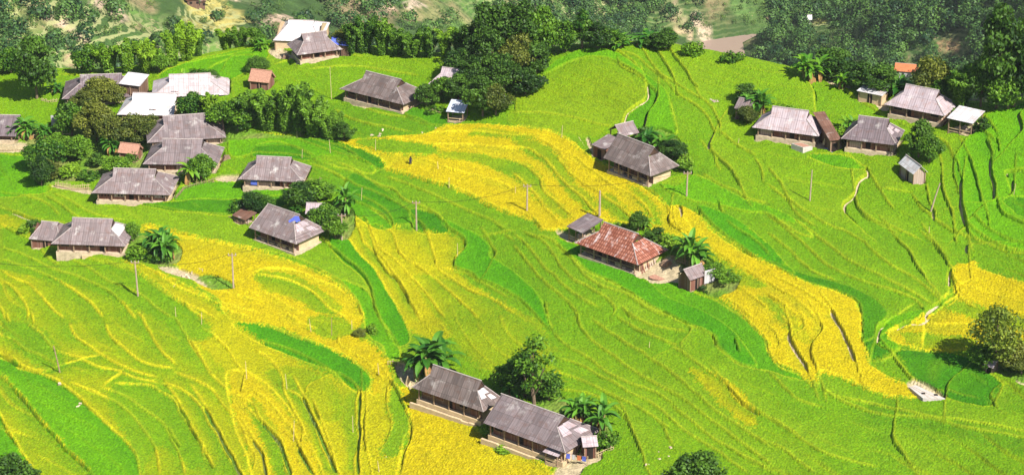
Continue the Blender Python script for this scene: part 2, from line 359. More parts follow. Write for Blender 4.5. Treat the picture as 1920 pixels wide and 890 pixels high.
# ---------------------------------------------------------------- the rice fields: parcels (closed outlines) and terrace banks (open lines)
TONE={'g':(0,(.40,.328,.002)),'y':(1,(.28,.295,.002)),'ly':(1,(.18,.265,.002)),'l':(2,(.125,.245,.002)),'m':(2,(.085,.205,.002)),
      'h':(2,(.155,.255,.002)),'n':(2,(.115,.24,.002)),'b':(3,(.055,.215,.001)),'c':(3,(.095,.26,.001)),'d':(3,(.043,.165,.001)),'e':(-1,(.5,.38,.25)),'s':(-1,(.1,.2,.01))}
REG=[
('ly',[(-400,60),(2400,60),(2400,1200),(-400,1200)]),
('n',[(-400,60),(340,60),(430,60),(640,60),(870,60),(975,110),(950,200),(835,240),(700,262),(640,268),(600,330),(620,380),(655,400),(640,450),(480,470),(380,450),(250,425),(160,400),(90,368),(0,372),(-400,372)]),
('c',[(-400,290),(55,298),(70,335),(92,362),(0,372),(-400,380)]),
('c',[(300,150),(330,128),(400,108),(480,92),(500,112),(440,150),(380,165)]),
('l',[(520,135),(600,105),(650,85),(720,95),(850,103),(845,130),(700,126),(600,142)]),
('l',[(300,130),(200,128),(110,135),(60,160),(130,165),(260,150)]),
('m',[(590,195),(640,200),(760,206),(850,228),(830,242),(760,252),(690,258),(640,230)]),
('d',[(758,203),(800,210),(852,230),(838,240),(800,236),(765,222)]),
('l',[(95,350),(180,378),(260,388),(330,402),(430,408),(470,440),(480,470),(380,452),(330,442),(250,425),(160,400),(90,368)]),
('c',[(330,381),(337,357),(387,344),(480,350),(590,345),(560,365),(500,376),(440,380),(370,378)]),
('d',[(256,384),(303,386),(370,378),(440,380),(520,372),(560,368),(520,395),(440,408),(370,402),(303,396)]),
('c',[(425,290),(432,262),(470,252),(560,258),(640,285),(700,318),(690,330),(640,320),(600,310),(560,296),(480,292),(440,300)]),
('d',[(478,280),(545,276),(590,297),(585,306),(520,300),(470,300)]),
('d',[(552,257),(600,260),(660,278),(710,298),(722,316),(705,321),(680,308),(620,288),(560,266)]),
('l',[(590,298),(640,296),(700,320),(745,332),(840,357),(900,380),(960,408),(1012,436),(960,442),(900,443),(850,420),(800,398),(760,370),(700,345),(640,325)]),
('m',[(580,325),(640,325),(700,345),(760,370),(800,398),(850,420),(840,440),(790,436),(750,430),(690,410),(650,385),(600,350)]),
('d',[(655,330),(690,338),(725,362),(765,395),(778,422),(735,428),(715,405),(680,385),(645,372)]),
('d',[(770,395),(805,400),(830,415),(842,436),(800,441),(775,428)]),
('c',[(640,380),(680,385),(715,410),(735,428),(700,432),(670,410)]),
('n',[(850,360),(900,380),(960,408),(1012,436),(960,440),(905,445),(880,430),(850,405),(820,385)]),
('y',[(652,402),(700,430),(750,430),(840,440),(872,452),(872,472),(856,495),(862,516),(940,572),(1010,602),(1030,640),(1060,690),(1060,720),(980,700),(900,690),(850,640),(800,640),(765,620),(745,582),(700,530),(655,470)]),
('ly',[(780,520),(870,540),(1000,615),(1060,690),(980,720),(900,690),(850,640),(800,570)]),
('b',[(831,425),(838,418),(861,425),(901,445),(921,465),(921,485),(960,512),(987,532),(1010,556),(1024,580),(1034,618),(1028,618),(1010,600),(984,573),(960,558),(940,548),(901,530),(880,517),(858,508),(856,494),(875,466),(864,442)]),
('b',[(615,450),(625,443),(652,452),(669,475),(696,502),(716,536),(729,556),(750,586),(758,608),(766,634),(763,649),(746,655),(737,644),(727,620),(714,600),(699,566),(688,536),(672,516),(646,494),(621,468)]),
('c',[(637,531),(655,536),(679,546),(696,566),(713,600),(727,624),(744,654),(750,671),(746,681),(729,679),(719,657),(696,641),(689,624),(682,590),(669,566),(648,543)]),
('b',[(441,607),(480,612),(514,620),(564,641),(615,657),(649,673),(682,701),(694,718),(689,735),(675,740),(649,725),(625,701),(588,686),(547,669),(480,641),(448,622)]),
('g',[(715,259),(766,256),(803,253),(834,239),(900,236),(960,241),(987,241),(1027,251),(1061,266),(1108,300),(1162,327),(1209,357),(1247,384),(1275,400),(1300,430),(1290,450),(1250,440),(1200,428),(1120,416),(1070,430),(1016,437),(1000,420),(952,404),(898,376),(844,354),(783,337),(736,324),(721,318),(712,300),(690,288),(645,274),(640,268)]),
('l',[(668,270),(700,262),(808,276),(812,295),(735,292),(700,285)]),
('ly',[(812,292),(880,290),(960,303),(990,312),(1010,332),(1030,365),(1066,408),(1045,412),(1020,390),(990,355),(960,335),(900,312),(850,305)]),
('ly',[(960,262),(1020,275),(1050,305),(1080,345),(1120,385),(1105,400),(1085,392),(1055,355),(1025,315),(985,290)]),
('ly',[(1130,362),(1165,390),(1200,420),(1165,422),(1135,400),(1120,385)]),
('ly',[(1175,350),(1210,372),(1235,400),(1240,425),(1222,420),(1205,395)]),
('ly',[(900,245),(960,252),(1010,262),(950,262),(880,258)]),
('c',[(1238,350),(1300,328),(1340,345),(1400,375),(1460,395),(1500,418),(1524,447),(1500,445),(1470,425),(1440,404),(1400,400),(1330,385),(1290,378)]),
('b',[(1310,392),(1340,395),(1400,425),(1450,470),(1495,520),(1440,500),(1400,475),(1360,445),(1330,415)]),
('l',[(1300,330),(1350,310),(1420,310),(1500,330),(1600,360),(1760,560),(1690,610),(1600,560),(1500,520),(1450,470),(1400,420),(1500,418),(1460,395),(1400,375),(1340,345)]),
('n',[(1520,400),(1620,450),(1700,520),(1760,570),(1680,610),(1600,556),(1500,515),(1460,470)]),
('g',[(1262,392),(1283,392),(1317,409),(1337,433),(1364,456),(1398,477),(1440,497),(1480,517),(1524,537),(1575,553),(1602,566),(1610,583),(1615,600),(1617,640),(1629,674),(1632,688),(1656,705),(1683,718),(1706,727),(1726,748),(1696,751),(1646,745),(1622,735),(1585,721),(1551,706),(1535,705),(1531,732),(1511,721),(1490,701),(1460,688),(1447,671),(1440,640),(1410,612),(1385,585),(1348,562),(1341,548),(1360,535),(1330,500),(1310,465),(1290,440),(1270,425)]),
('ly',[(1325,470),(1360,492),(1400,515),(1440,537),(1400,545),(1370,540),(1345,520),(1330,500)]),
('y',[(1420,560),(1460,570),(1500,610),(1520,650),(1490,640),(1465,600)]),
('c',[(1038,453),(1071,462),(1118,479),(1176,511),(1196,523),(1216,533),(1253,531),(1270,529),(1300,551),(1337,565),(1364,582),(1398,602),(1412,616),(1435,636),(1440,655),(1447,674),(1460,694),(1490,706),(1504,716),(1470,711),(1440,700),(1412,695),(1385,686),(1358,667),(1341,651),(1334,634),(1317,622),(1297,617),(1263,600),(1250,593),(1209,573),(1179,553),(1149,536),(1105,516),(1075,489)]),
('b',[(1038,453),(1071,462),(1118,479),(1176,511),(1216,533),(1250,560),(1320,590),(1380,630),(1420,690),(1385,686),(1358,667),(1341,651),(1334,634),(1297,617),(1250,593),(1209,573),(1149,536),(1105,516),(1075,489)]),
('l',[(1035,98),(1110,70),(1200,60),(1290,70),(1450,90),(1600,130),(1760,150),(1850,190),(1800,300),(1720,370),(1600,350),(1500,330),(1420,310),(1300,330),(1270,240),(1265,200),(1230,150),(1180,110),(1100,92)]),
('h',[(960,205),(1000,155),(1060,120),(1100,112),(1160,120),(1210,160),(1200,195),(1170,235),(1120,260),(1050,255),(960,236)]),
('n',[(1270,260),(1262,200),(1300,215),(1330,250),(1350,290),(1340,310),(1300,325),(1285,290)]),
('l',[(1130,262),(1180,235),(1240,255),(1290,270),(1300,330),(1240,350)]),
('c',[(1017,145),(1034,125),(1061,108),(1102,94),(1149,98),(1176,111),(1203,135),(1230,155),(1250,175),(1260,195),(1265,229),(1263,256),(1230,253),(1211,246),(1216,219),(1230,199),(1233,182),(1219,165),(1196,142),(1162,121),(1128,113),(1095,113),(1061,125),(1034,138)]),
('c',[(1213,162),(1230,175),(1230,192),(1216,216),(1209,243),(1176,234),(1182,216),(1209,192)]),
('c',[(1520,296),(1580,296),(1622,318),(1615,324),(1560,316)]),
('n',[(1605,362),(1710,360),(1760,392),(1830,440),(1825,492),(1780,512),(1762,580),(1700,520),(1640,440),(1610,420)]),
('d',[(1440,492),(1507,516),(1568,533),(1608,546),(1642,563),(1662,583),(1668,596),(1649,617),(1642,640),(1656,654),(1676,662),(1669,673),(1635,681),(1625,664),(1615,640),(1615,590),(1608,570),(1585,556),(1524,537),(1467,512)]),
('c',[(1640,620),(1672,598),(1740,580),(1760,570),(1720,605),(1680,618),(1668,635),(1690,650),(1680,662),(1650,650)]),
('c',[(1785,300),(1830,240),(1860,215),(1900,200),(1960,190),(2200,190),(2200,500),(1990,485),(1900,475),(1830,450),(1815,430),(1808,400),(1795,350)]),
('d',[(1880,385),(1920,375),(2050,375),(2050,420),(1920,415),(1895,400)]),
('n',[(1825,445),(1900,472),(1990,480),(2200,490),(2200,560),(1920,530),(1870,512),(1835,492)]),
('g',[(1784,506),(1811,497),(1828,494),(1834,506),(1865,516),(1920,533),(2100,560),(2100,660),(1920,655),(1835,655),(1800,662),(1753,664),(1700,650),(1673,640),(1666,628),(1680,617),(1720,605),(1760,582),(1790,565),(1788,540)]),
('ly',[(1780,556),(1830,575),(1920,600),(1990,610),(1990,625),(1900,618),(1820,600),(1775,580)]),
('ly',[(1700,625),(1760,628),(1820,640),(1830,655),(1760,662),(1710,650)]),
('d',[(1680,664),(1740,660),(1810,672),(1832,690),(1872,718),(1878,732),(1860,765),(1800,758),(1765,745),(1738,728),(1700,702)]),
('m',[(1880,732),(1920,725),(2100,730),(2100,780),(1870,770)]),
('l',[(1636,684),(1680,664),(1700,702),(1738,728),(1720,732),(1690,722),(1656,706)]),
('n',[(1440,720),(1540,725),(1640,750),(1760,770),(1920,800),(2100,820),(2100,1100),(1650,1100),(1560,890),(1480,800)]),
('m',[(1620,764),(1700,772),(1800,795),(1920,822),(2100,840),(2100,900),(1900,850),(1760,815),(1640,795)]),
('l',[(1040,660),(1300,670),(1440,730),(1560,890),(1700,1100),(1200,1100),(1150,880),(1060,720)]),
('y',[(1290,690),(1380,730),(1420,790),(1400,800),(1330,740)]),
('g',[(265,427),(337,438),(400,453),(480,472),(540,490),(600,515),(635,540),(665,570),(682,602),(667,632),(700,655),(728,685),(735,715),(720,742),(692,745),(696,715),(680,695),(640,667),(600,650),(560,635),(500,612),(440,602),(405,560),(380,545),(330,498),(290,470)]),
('ly',[(480,512),(540,516),(600,545),(642,585),(600,592),(550,565),(490,545)]),
('ly',[(575,600),(640,600),(665,625),(620,640),(590,630)]),
('y',[(-400,405),(0,405),(60,430),(100,462),(190,490),(260,500),(330,530),(400,570),(440,606),(500,650),(560,680),(640,720),(692,745),(720,742),(748,735),(752,850),(740,1100),(-400,1100),(-400,700)]),
('l',[(0,430),(60,445),(150,480),(240,500),(330,560),(400,620),(360,640),(200,560),(60,520),(-200,500)]),
('ly',[(-200,500),(60,520),(200,560),(360,640),(440,740),(460,900),(300,1000),(100,760),(-200,620)]),
('n',[(0,612),(55,608),(110,650),(120,695),(85,700),(40,660)]),
('l',[(200,740),(270,725),(330,760),(378,850),(360,880),(300,840),(260,900),(240,830)]),
('ly',[(500,700),(560,690),(620,720),(640,780),(600,800),(560,760)]),
('g',[(430,700),(500,720),(560,800),(600,900),(560,1000),(500,1000),(470,880),(440,780)]),
('ly',[(470,745),(510,790),(540,880),(520,900),(490,830)]),
('c',[(-400,600),(0,671),(34,691),(81,705),(128,735),(168,769),(216,812),(249,850),(262,900),(280,1100),(-400,1100)]),
('ly',[(0,710),(20,722),(55,765),(85,800),(130,850),(165,900),(60,900),(40,850),(0,790)]),
('g',[(748,735),(790,742),(830,765),(870,795),(940,835),(1010,875),(1045,900),(1120,1100),(736,1100),(752,850),(768,812),(762,770)]),
('n',[(735,735),(747,738),(762,772),(768,812),(755,842),(735,862),(712,856),(722,832),(735,800),(724,770)]),
('n',[(1150,880),(1190,850),(1235,858),(1255,880),(1250,920),(1150,920)]),
('e',[(1178,512),(1207,529),(1238,536),(1265,532),(1300,538),(1310,520),(1290,500),(1262,482),(1240,488)]),
('e',[(1056,862),(1035,890),(1000,905),(1060,930),(1095,880),(1128,862),(1122,845),(1100,842)]),
('e',[(302,503),(330,505),(355,512),(378,522),(392,538),(400,546),(360,530),(310,516)]),
('s',[(370,522),(395,518),(430,528),(440,543),(400,546),(382,530)]),
('e',[(-100,275),(30,268),(60,278),(100,274),(104,284),(40,290),(-100,292)]),
('e',[(100,350),(140,354),(172,358),(170,368),(130,362),(98,356)]),
('e',[(1698,724),(1720,716),(1778,748),(1740,756),(1722,752)]),
('e',[(405,334),(446,331),(446,345),(410,344)]),
('e',[(1040,436),(1062,438),(1085,452),(1074,458),(1050,450)]),
('e',[(1632,186),(1656,190),(1668,210),(1652,212),(1640,200)]),
('e',[(1540,262),(1572,262),(1580,282),(1545,284),(1525,276)]),
('e',[(1098,266),(1108,290),(1128,306),(1130,298),(1112,280),(1104,264)]),
('e',[(1905,692),(1930,690),(1960,720),(1925,728),(1900,715)]),
('e',[(742,690),(770,690),(790,722),(768,735),(748,718)]),
('e',[(232,460),(250,440),(262,448),(250,480),(220,488),(180,478),(200,468)]),
('e',[(500,98),(520,92),(555,112),(520,114)]),
('e',[(1560,145),(1600,165),(1590,172),(1550,155)]),
('s',[(610,385),(650,385),(665,405),(650,450),(620,445),(600,410)]),
('s',[(225,455),(300,440),(345,470),(330,500),(280,500),(240,480)]),
('s',[(1200,440),(1280,450),(1350,500),(1390,530),(1350,560),(1310,540),(1260,480)]),
('s',[(1170,265),(1240,245),(1290,290),(1300,330),(1275,320),(1230,295)]),
('s',[(930,690),(1010,690),(1070,760),(1140,800),(1145,840),(1110,830),(1040,780),(960,740)]),
('s',[(1820,650),(1920,640),(2000,660),(2000,720),(1900,715),(1850,690)]),
('s',[(60,240),(270,230),(340,240),(420,230),(480,250),(640,262),(420,270),(270,330),(120,345),(70,350),(60,300)]),
]
LN='''
E p 70,300 150,330 230,340
E r 0,370 80,400 230,470 400,520 560,580 700,610 800,660 900,730 1010,800 1130,850 1200,890
E r 0,490 150,540 300,610 450,660 560,720 660,800 760,890
E r 0,560 100,590 250,640 350,690 430,750 500,820 560,890
E r 0,620 80,680 150,700 220,760 280,830 350,890
E r 0,690 60,720 120,780 150,840 150,890
E r -20,780 20,840 30,890
E r 230,490 270,550 330,590
E r 400,560 500,610 600,690 680,720 790,760 860,820 960,890
E r 560,570 680,612 760,625 860,690 960,760 1060,830 1140,890
E r 250,215 330,260 430,320 520,345
E r 290,205 400,250 520,310 640,345 690,350
E r 0,190 120,210 240,250 330,310
E r 860,640 960,680 1080,740 1200,790 1320,830 1424,860
E r 760,590 900,660 1000,720 1150,780 1300,850 1400,890
E r 780,380 1000,430 1130,450 1260,480 1424,510
E r 1180,730 1300,760 1424,790
E r 760,250 900,280 1100,305 1290,320
F r 0,515 120,530 260,570 380,640 450,680 520,750 570,820 590,890
F r 0,630 100,610 230,625 330,670 430,710 500,760
F r 0,645 130,665 240,705 330,765 400,835 500,890
F r 0,730 80,770 180,830 280,890
F r 510,310 560,400 600,470 700,540 760,640 830,750 880,830 920,890
F r 590,320 630,400 680,490 760,550 830,640 900,710 980,790 1040,890
F r 630,370 740,400 770,440 800,520 850,580 950,640 1040,710 1140,800 1230,890
F r 910,365 960,430 990,510 1005,580 990,610 870,580
F r 1000,610 1100,680 1200,740 1300,780 1424,860
F r 1050,620 1180,650 1290,720 1400,780
F r 1150,440 1170,480 1120,540 1110,600
F r 300,30 420,80 560,150 640,180 720,220 790,260 870,320 950,400
F r 450,30 560,80 680,140 760,170 820,230 900,260 980,300 1040,350
F r 560,200 640,240 720,300 760,380
F r 720,100 860,150 1000,210 1150,280 1280,330 1370,400
F r 730,60 850,95 1000,140 1170,200 1290,260 1424,320
F r 900,0 1060,60 1200,90 1350,130 1424,170
F r 1250,430 1360,415 1424,410
F r 1370,420 1424,460
F k 1315,490 1330,520 1320,550
F k 660,490 720,610 800,690 860,800
F k 400,480 510,565 590,640 632,720 650,790 690,890
F k 800,510 835,560
F r 750,380 900,370
G r 0,10 90,50 150,120 180,190 250,260 330,340
G r 0,80 60,130 130,200 170,270 250,360
G r 0,290 100,330 160,400
G r 170,0 220,60 280,130 350,190 420,270 490,350
G r 240,0 310,80 380,130 460,180 530,240 600,290 660,340
G r 340,0 420,60 500,110 580,170 660,210 730,270 780,340
G r 440,0 560,60 680,130 780,190 860,260 870,310 890,370
G k 880,300 880,350 920,385
G p 940,260 960,330
G r 0,430 60,470 120,540 180,610 250,670 330,740 400,790 480,830
G r 0,480 40,530 100,600 170,680 250,740 320,800 360,850 360,890
G r 50,410 160,460 230,540 280,620 350,680 430,720 530,790 570,840 560,870
G r 150,440 240,480 320,550 400,650 500,720 620,760 700,810 800,860 880,890
G r 600,830 680,890
G k 190,800 210,890
G k 1150,0 1230,80 1270,150
G r 1340,0 1380,60 1400,130
G k 1150,240 1180,300
G r 1060,330 1140,410 1220,470 1320,530 1424,590
G r 1120,500 1200,560 1300,620 1424,690
G r 1200,690 1300,740 1424,830
G r 1150,760 1260,830 1340,890
G r 1060,80 1150,140 1250,180 1330,230 1424,250
G r 1200,350 1260,400 1340,450 1424,540
G k 1050,285 1055,310
H p 540,65 560,95 510,130 480,200 430,240 420,290 440,320 480,355
H k 480,200 490,260 520,310 560,335
H r 520,310 600,350 700,390 780,420 850,450
H k 560,60 570,110
H r 570,90 600,140 640,220 690,280
H k 720,440 780,510 810,580 860,650
H k 940,490 970,540 1000,600
H r 850,400 930,480 970,530
H r 0,150 100,220 220,300 320,370 430,410 520,460 600,530 680,590 780,650 870,710 950,790
H r 150,330 260,430 350,500 450,570 560,620 680,680 800,740 900,810
H r 0,310 80,370 160,450 260,540 360,610 440,650 560,690 700,730 820,780 880,860
H r 0,410 100,500 180,570 260,630 380,680
H r 0,60 60,130 110,220 190,330 260,380
H k 960,80 980,180 1020,260 1030,310
H p 1080,120 1080,240 1100,350
H r 1030,0 1080,120
H k 1110,0 1160,120 1190,240
H p 1230,0 1240,80 1265,160 1250,240 1190,270 1140,320
H p 1250,240 1330,230 1365,190 1370,130
H k 1270,250 1300,320 1424,370
H r 1130,320 1200,390 1300,440 1424,480
H r 1100,370 1200,440 1300,490 1424,520
H p 1424,70 1330,80 1330,110
H r 800,190 850,260 900,300 940,340 1050,400 1140,440
H p 930,280 935,330
H r 880,140 900,220 935,290
H p 1113,515 1115,470 1160,465
H p 1005,620 1000,700
H p 950,800 890,850 880,890
H r 1005,700 1005,760 950,800
H r 1020,640 1050,740 1100,800 1150,830
H r 0,690 120,760 200,820 250,890
H r 0,750 100,820 170,880
H r 0,640 180,730 300,820 350,890
H p 340,850 362,890
H r 620,180 800,185
I k 40,0 60,50
I k 170,0 190,60
I k -20,200 60,250 140,300 230,330 300,310
I r -20,110 80,150 150,200 240,240 310,300
I r 160,60 230,110 280,180 340,230 440,260 540,310 650,330 760,370 870,400
I r 390,60 430,140 500,200 580,260 660,300 760,340 860,370
I r 590,70 630,150 700,220 780,280 880,310 960,320
I r 770,0 820,70 860,160 900,230 970,300
I k 1060,140 1110,240
I r 980,30 1030,110 1080,200 1120,260 1160,340
I r 1130,80 1200,130 1270,210 1310,280 1360,330
I k 1360,330 1350,430
I r 0,350 60,400 150,500
I k 90,430 150,500 230,600 310,680 380,760 480,870
I k 0,570 40,650 90,730
I r 240,340 380,430 500,530 640,660 740,770 770,890
I r 390,400 500,440 620,490 720,560 810,660 860,750 880,890
I r 560,420 690,470 800,550 900,610 950,690 990,780 1020,890
I r 640,400 800,400 900,450 960,490 1000,570 1060,640 1110,720 1130,800
I k 1000,530 1050,610 1100,700
I r 900,400 1020,450 1110,530 1150,600 1220,700 1280,830
I w 1140,540 1190,610 1240,700 1310,840 1340,890
I r 970,340 1100,400 1180,450 1260,540 1340,600 1370,700 1410,800 1400,860
I r 1160,350 1260,430 1380,480 1424,520
I k 940,640 1000,740
I r 580,410 680,320
I k 1150,780 1180,850
J r 0,210 90,270 150,350 160,430 200,530 250,640 250,720
J r 0,430 80,490 140,570 200,660 260,780 290,890
J r 0,520 50,620 120,700 150,800 160,890
J w 50,610 130,700 180,850 190,890
J r 180,430 240,470 290,560 330,650 370,760 430,880
J w 262,475 320,600 380,720 440,880
J w -10,700 40,790 60,890
J w 240,740 290,850 310,890
J k 320,540 350,600
J r 300,490 350,600 400,720 440,870
J r 410,330 350,370 290,400 270,450
J r 430,330 520,380 560,430 540,500 550,600 570,720 540,800 530,890
J w 575,450 570,560 580,680 565,800 560,890
J k 600,560 600,660 610,770
J r 720,400 715,520 745,620 720,720 660,800
J r 0,150 150,190 280,250 400,320
J r 450,130 460,190 600,270 700,370
J k 740,380 800,490 860,610 860,690 820,780 800,870
J r 0,60 120,90 300,170 440,210 560,290
J r 160,0 260,70 330,90
K r 370,0 380,70 440,150 540,220 620,280 700,340 800,410 900,460 1000,520 1100,590 1200,660 1300,740 1424,840
K r 450,40 540,100 640,160 720,210 770,250 850,310 940,390 1050,480 1150,560 1280,640 1424,740
K r 590,20 700,80 800,130 880,170 890,190 770,250
K r 640,0 760,60 860,90 970,110
K r 230,110 300,180 400,240 480,300 560,350 660,400 760,440 880,510
K r 250,250 350,280 450,330 560,380 640,450 740,500 860,570 960,650 1080,720 1200,800 1300,880
K r 220,330 340,360 440,400 560,470 680,530 800,590 880,640
K r 970,80 985,100 930,170 930,200
K r 880,190 1000,270 1110,340 1190,390 1230,460 1310,520 1380,550
K k 1110,130 1125,180
K k 1240,150 1265,220
K k 1220,430 1290,500 1370,550
K k 650,610 690,680 725,770
K r 600,560 650,610
K r 220,420 400,440 520,490 620,570
K r 850,620 880,700 900,740
K r 880,520 1000,600 1100,680 1220,750 1424,870
K k 210,40 225,90
L r 0,340 100,430 160,480 280,520
L r 270,420 350,470 480,520 600,560 800,580 1000,600 1200,620 1424,660
L r 0,580 100,640 200,720 320,780 450,820 600,850
L r 0,720 80,760 160,820 250,880
L k 690,650 690,700 740,780
L p 350,0 400,90 450,190 475,265
L p 130,100 150,180 200,280 215,320
L r 80,0 130,90
L r 180,0 200,80 150,140 150,160
L k 290,60 300,100 250,170 240,240 260,320
L r 0,60 50,110 75,180 20,220
L p 720,80 780,50 860,45 910,10
L p 660,60 620,90 600,150
L k 700,250 760,330 840,400 900,420
L r 1300,385 1250,440 1250,490
L k 1255,480 1275,530
L k 1080,310 1010,380 990,460
L r 400,480 700,540 900,590 1100,640 1424,690
L r 700,150 760,200 920,220
L r 820,30 960,60 1100,60
L k 510,60 520,150
C r 0,640 150,640 300,660 450,700 560,720
C r 0,720 80,715 200,745 300,790 420,890
C r 0,770 100,770 220,830 280,890
C r 0,830 80,840 170,890
C p 745,480 750,550 690,600 640,640 625,700
C p 805,540 800,590 760,650 740,740
C r 590,330 600,365 700,430 745,480
C r 890,580 900,650 905,740 890,770
C k 810,280 850,350 885,440
C r 870,270 900,310
C k 900,310 940,370 985,445
C r 700,250 760,330 800,400 860,470 930,540 1030,600 1090,660 1130,740
C p 1130,740 1100,800 1105,830
C r 620,300 700,330 760,380 860,450 960,510 1050,560 1120,620 1160,700 1160,740
C r 540,270 640,320 700,380
C k 1000,470 1030,500
C r 1150,740 1250,820 1350,880
C r 20,540 15,620
B r 560,590 700,640 850,660 960,700
B r 440,620 560,680 700,710 860,740
B r 100,370 250,330 420,310 600,330
B r 300,390 500,380 700,400 900,430
B r 740,770 980,820 975,870
B r 0,820 120,800 260,860 310,890
B r 0,750 200,760 350,800 480,830 560,890
B r 980,820 1200,820 1424,840
B r 960,750 1200,745 1424,770
B r 650,860 760,870 960,880
D k 240,470 265,520 265,570
D r 400,460 460,540 560,610 700,680
D r 900,770 980,800 1020,890
D k 1210,780 1240,880
D k 1270,780 1280,850
D p 1424,620 1390,660 1410,740 1360,800
D r 1050,590 1200,660 1270,760
D r 1100,700 1200,740 1250,800
A r 1050,360 1200,330 1424,290
A r 1220,420 1260,350 1330,300
A r 1150,400 1300,330 1424,320
A r 340,420 600,440 800,430
'''
OR={c:((i%4)*480,(0,300,590)[i//4]) for i,c in enumerate('ABCDEFGHIJKL')}
def catmull(P,closed=False,n=5):
    P=[np.array(p,float) for p in P]; N=len(P)
    if N<3: return np.array(P)
    out=[]
    rng=range(N) if closed else range(N-1)
    for i in rng:
        g=lambda k: P[k%N] if closed else P[min(max(k,0),N-1)]
        a,b,c,d=g(i-1),g(i),g(i+1),g(i+2)
        for k in range(n):
            t=k/n; out.append(0.5*((2*b)+(c-a)*t+(2*a-5*b+4*c-d)*t*t+(3*b-a-3*c+d)*t**3))
    if not closed: out.append(P[-1])
    return np.array(out)
def to_ground(P): return hit(P[:,0],P[:,1],plane,170,640,700)

GY0,GY1,DX,DY=236.0,496.0,0.16,0.20
gxs=np.arange(-122,122.01,DX); gys=np.arange(GY0,GY1,DY)
X,Y=np.meshgrid(gxs,gys); nY,nX=X.shape
wx=(vnoise(X,Y,2.4,1)-0.5)*0.22+(vnoise(X,Y,9.0,2)-0.5)*0.7; wy=(vnoise(X,Y,2.4,3)-0.5)*0.22+(vnoise(X,Y,9.0,4)-0.5)*0.7
QX,QY=X+wx,Y+wy
RX=QX+(RNG.random(X.shape)-0.5)*0.9+(vnoise(X,Y,0.8,14)-0.5)*0.7; RY=QY+(RNG.random(X.shape)-0.5)*0.9+(vnoise(X,Y,0.8,15)-0.5)*0.7
Zg=near_z(X,Y)
tone=np.zeros((nY,nX),np.int8); kinds=list(TONE)
def win(P,mg):
    x0=int(np.clip((P[:,0].min()-mg-1-gxs[0])/DX,0,nX-1)); x1=int(np.clip((P[:,0].max()+mg+1-gxs[0])/DX,0,nX-1))+1
    y0=int(np.clip((P[:,1].min()-mg-1-GY0)/DY,0,nY-1)); y1=int(np.clip((P[:,1].max()+mg+1-GY0)/DY,0,nY-1))+1
    return slice(y0,y1),slice(x0,x1)
def inside(P,x,y):
    r=np.zeros(x.shape,bool); n=len(P)
    for i in range(n):
        ax,ay=P[i]; bx,by=P[(i+1)%n]
        if ay==by: continue
        c=((ay>y)!=(by>y))
        r^= c&(x<(bx-ax)*(y-ay)/(by-ay)+ax)
    return r
gapd=np.full((nY,nX),9.0,np.float32); rim=np.zeros((nY,nX),np.float32); tint=np.zeros((nY,nX),np.float32)
step=np.zeros((nY,nX),np.float32); pathk=np.zeros((nY,nX),np.float32)
outlines=[]; lined=np.full((nY,nX),9.0,np.float32)
for k,P in REG:
    W_=to_ground(catmull(P,True,4)) if P[0]!=(-400,60) else np.array([(-400,0),(400,0),(400,900),(-400,900)],float)
    s=win(W_,1.5)
    if s[0].start>=s[0].stop-1 or s[1].start>=s[1].stop-1: continue
    m=inside(W_,QX[s],QY[s]) if k in 'bcdes' else inside(W_,RX[s],RY[s]); tone[s][m]=kinds.index(k)
    if k in 'gbdc' and P[0]!=(-400,60): outlines.append(W_)
